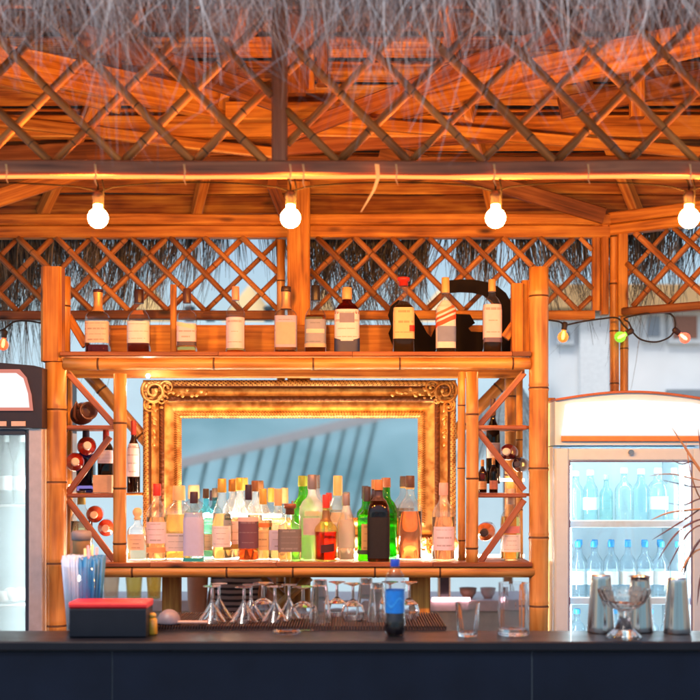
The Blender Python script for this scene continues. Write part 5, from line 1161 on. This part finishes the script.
L(nt, tc.outputs['Object'], wv.inputs[0]); cr = N(nt, 'ShaderNodeValToRGB'); cr.color_ramp.elements[0].position = .35; cr.color_ramp.elements[0].color = (.03, .03, .045, 1); cr.color_ramp.elements[1].position = .45; cr.color_ramp.elements[1].color = (.36, .31, .34, 1)
L(nt, wv.outputs['Fac'], cr.inputs[0]); L(nt, cr.outputs[0], b.inputs[0]); L(nt, b.outputs[0], out.inputs[0])
skinned('shirt', [(0, 0, .80), (0, 0, 1.10), (0, .01, 1.25), (0, .01, 1.40), (-.16, .01, 1.415), (-.20, 0, 1.27), (.16, .01, 1.415), (.20, 0, 1.27)], [(0, 1), (1, 2), (2, 3), (3, 4), (4, 5), (3, 6), (6, 7)], [(.168, .135), (.15, .125), (.168, .13), (.14, .11), .075, .07, .075, .07], m, per)
skinned('trousers', [(0, 0, .78), (-.10, 0, .74), (-.11, .01, .52), (-.11, .03, .12), (.10, 0, .74), (.11, .01, .52), (.11, .03, .12)], [(0, 1), (1, 2), (2, 3), (0, 4), (4, 5), (5, 6)], [(.13, .11), .10, .082, .065, .10, .082, .065], plain((.05, .06, .09), .8), per)
g = MB(); g.sphere((PX, PY + .015, 1.70), .105, n=24, m=16, sc_=(.86, 1, .98)); o = g.build('hair', plain((.05, .03, .02), .6), per)
g = MB()
for s2 in (-1, 1): g.sphere((PX + s2 * .032, PY - .098, 1.655), .011, n=10, m=8)
g.build('eyes', plain((.05, .04, .04), .3), per)
g = MB(); g.tube([(PX, PY - .10, 1.66), (PX, PY - .122, 1.625), (PX, PY - .105, 1.615)], [.009, .014, .01], n=8); g.build('nose', SKIN, per)

# ---------------------------------------------------------------- palm plant at the right
Yp = -.78
pl = thing('potted_palm', 'potted palm whose thin dark fronds reach in front of the right fridge', 'plant', (XX(742, Yp), Yp, 0)); 
LEAF = plain((.10, .05, .08), .5, var=.3, scale=20)
def blade(pts, wpx, par, mat=LEAF):
    P_ = [W(a, b_, Yp + dd) for a, b_, dd in pts]; out_ = []
    n_ = len(P_)
    for i in range(n_ - 1):
        p0_, p1_, p2_, p3_ = P_[max(0, i - 1)], P_[i], P_[i + 1], P_[min(n_ - 1, i + 2)]
        for k in range(5):
            t_ = k / 5; out_.append(.5 * ((2 * p1_) + (p2_ - p0_) * t_ + (2 * p0_ - 5 * p1_ + 4 * p2_ - p3_) * t_ ** 2 + (3 * p1_ - p0_ - 3 * p2_ + p3_) * t_ ** 3))
    out_.append(P_[-1]); wd = wpx * sxy(Yp)
    n2 = len(out_); rings = []
    rs = [max(.0006, wd * (math.sin(math.pi * min(1, .12 + .88 * k / (n2 - 1))) ** .7)) for k in range(n2)]
    g = MB(); g.tube(out_, rs, n=6, flat=.3); return g
fr1 = blade([(742, 640, 0), (738, 560, 0), (722, 500, 0), (700, 470, -.02), (684, 446, -.03), (672, 428, -.05)], 1.6, pl); fr1.build('frond', plain((.50, .26, .12), .5), pl)
leaves = [[(712, 508, 0), (690, 510, 0), (668, 513, 0), (649, 521, .02)], [(712, 500, 0), (690, 516, 0), (668, 530, 0), (652, 540, 0)], [(714, 522, 0), (694, 528, 0), (680, 545, 0), (666, 572, 0)], [(714, 530, 0), (700, 540, 0), (688, 560, 0), (680, 590, 0)],
          [(706, 482, 0), (690, 478, 0), (670, 474, 0), (648, 476, 0)], [(712, 486, 0), (694, 487, 0), (680, 484, 0), (662, 480, 0)], [(716, 540, 0), (708, 556, 0), (700, 580, 0), (697, 606, 0)], [(700, 470, 0), (692, 462, 0), (682, 464, 0), (672, 460, 0)],
          [(716, 510, .0), (700, 498, .02), (690, 470, .03), (686, 440, .04)], [(718, 514, .0), (706, 490, .02), (702, 460, .03), (698, 428, .04)], [(716, 520, 0), (698, 520, -.03), (676, 534, -.05), (658, 560, -.06)], [(722, 520, 0), (712, 560, 0), (706, 600, 0), (702, 630, 0)],
          [(705, 548, 0), (694, 552, 0), (684, 566, 0), (676, 588, 0)], [(712, 495, 0), (696, 500, 0), (684, 505, 0), (668, 503, 0)]]
for i, l in enumerate(leaves): blade(l, 2.5 if i % 3 else 3.4, pl).build('leaflet', LEAF if i % 4 else plain((.40, .22, .12), .5), pl)
blade([(742, 640, 0), (734, 580, 0), (722, 530, 0), (712, 505, 0)], 2.2, pl).build('frond', plain((.30, .18, .10), .5), pl)
c = Vector((XX(742, Yp), Yp, 0)); g = MB(); g.lathe([(.10, 0), (.12, .01), (.16, .30), (.17, .32), (.155, .32), (.14, .27), (.05, .26)], c, n=28); g.build('pot', plain((.35, .18, .12), .8), pl)
g = MB(); g.tube([c + Vector((0, 0, .26)), c + Vector((.01, 0, .7)), W(742, 636, Yp)], [.02, .015, .008], n=8); g.build('stem', plain((.25, .18, .10), .8), pl)
# thatched parasol seen through the right compartment
t = thing('thatched_parasol', 'blue-grey thatched parasol seen through the right side compartment', 'parasol', (XX(508, 3.6), 3.6, 0))
rnd = random.Random(9); g = MB(); ap = W(508, 366, 3.6)
for k in range(900):
    a = rnd.uniform(0, 6.283); l0 = rnd.uniform(0, .55); l1 = l0 + rnd.uniform(.25, .45); d = Vector((math.cos(a), math.sin(a), 0))
    P0 = ap + d * l0 * .5 + Vector((0, 0, -l0 * .75)); P1 = ap + d * l1 * .5 + Vector((0, 0, -l1 * .85 - .03)); sv = Vector((-d.y, d.x, 0)) * .005
    g.ribbon([P0, (P0 + P1) / 2 + Vector((0, 0, .012)), P1], sv)
g.build('thatch', plain((.30, .38, .42), .9, var=.4, scale=60), t)
g = MB(); g.tube([(ap.x, ap.y, 0), (ap.x, ap.y, ap.z)], .035); g.build('pole', PINED, t)
print('objects', len(bpy.data.objects))
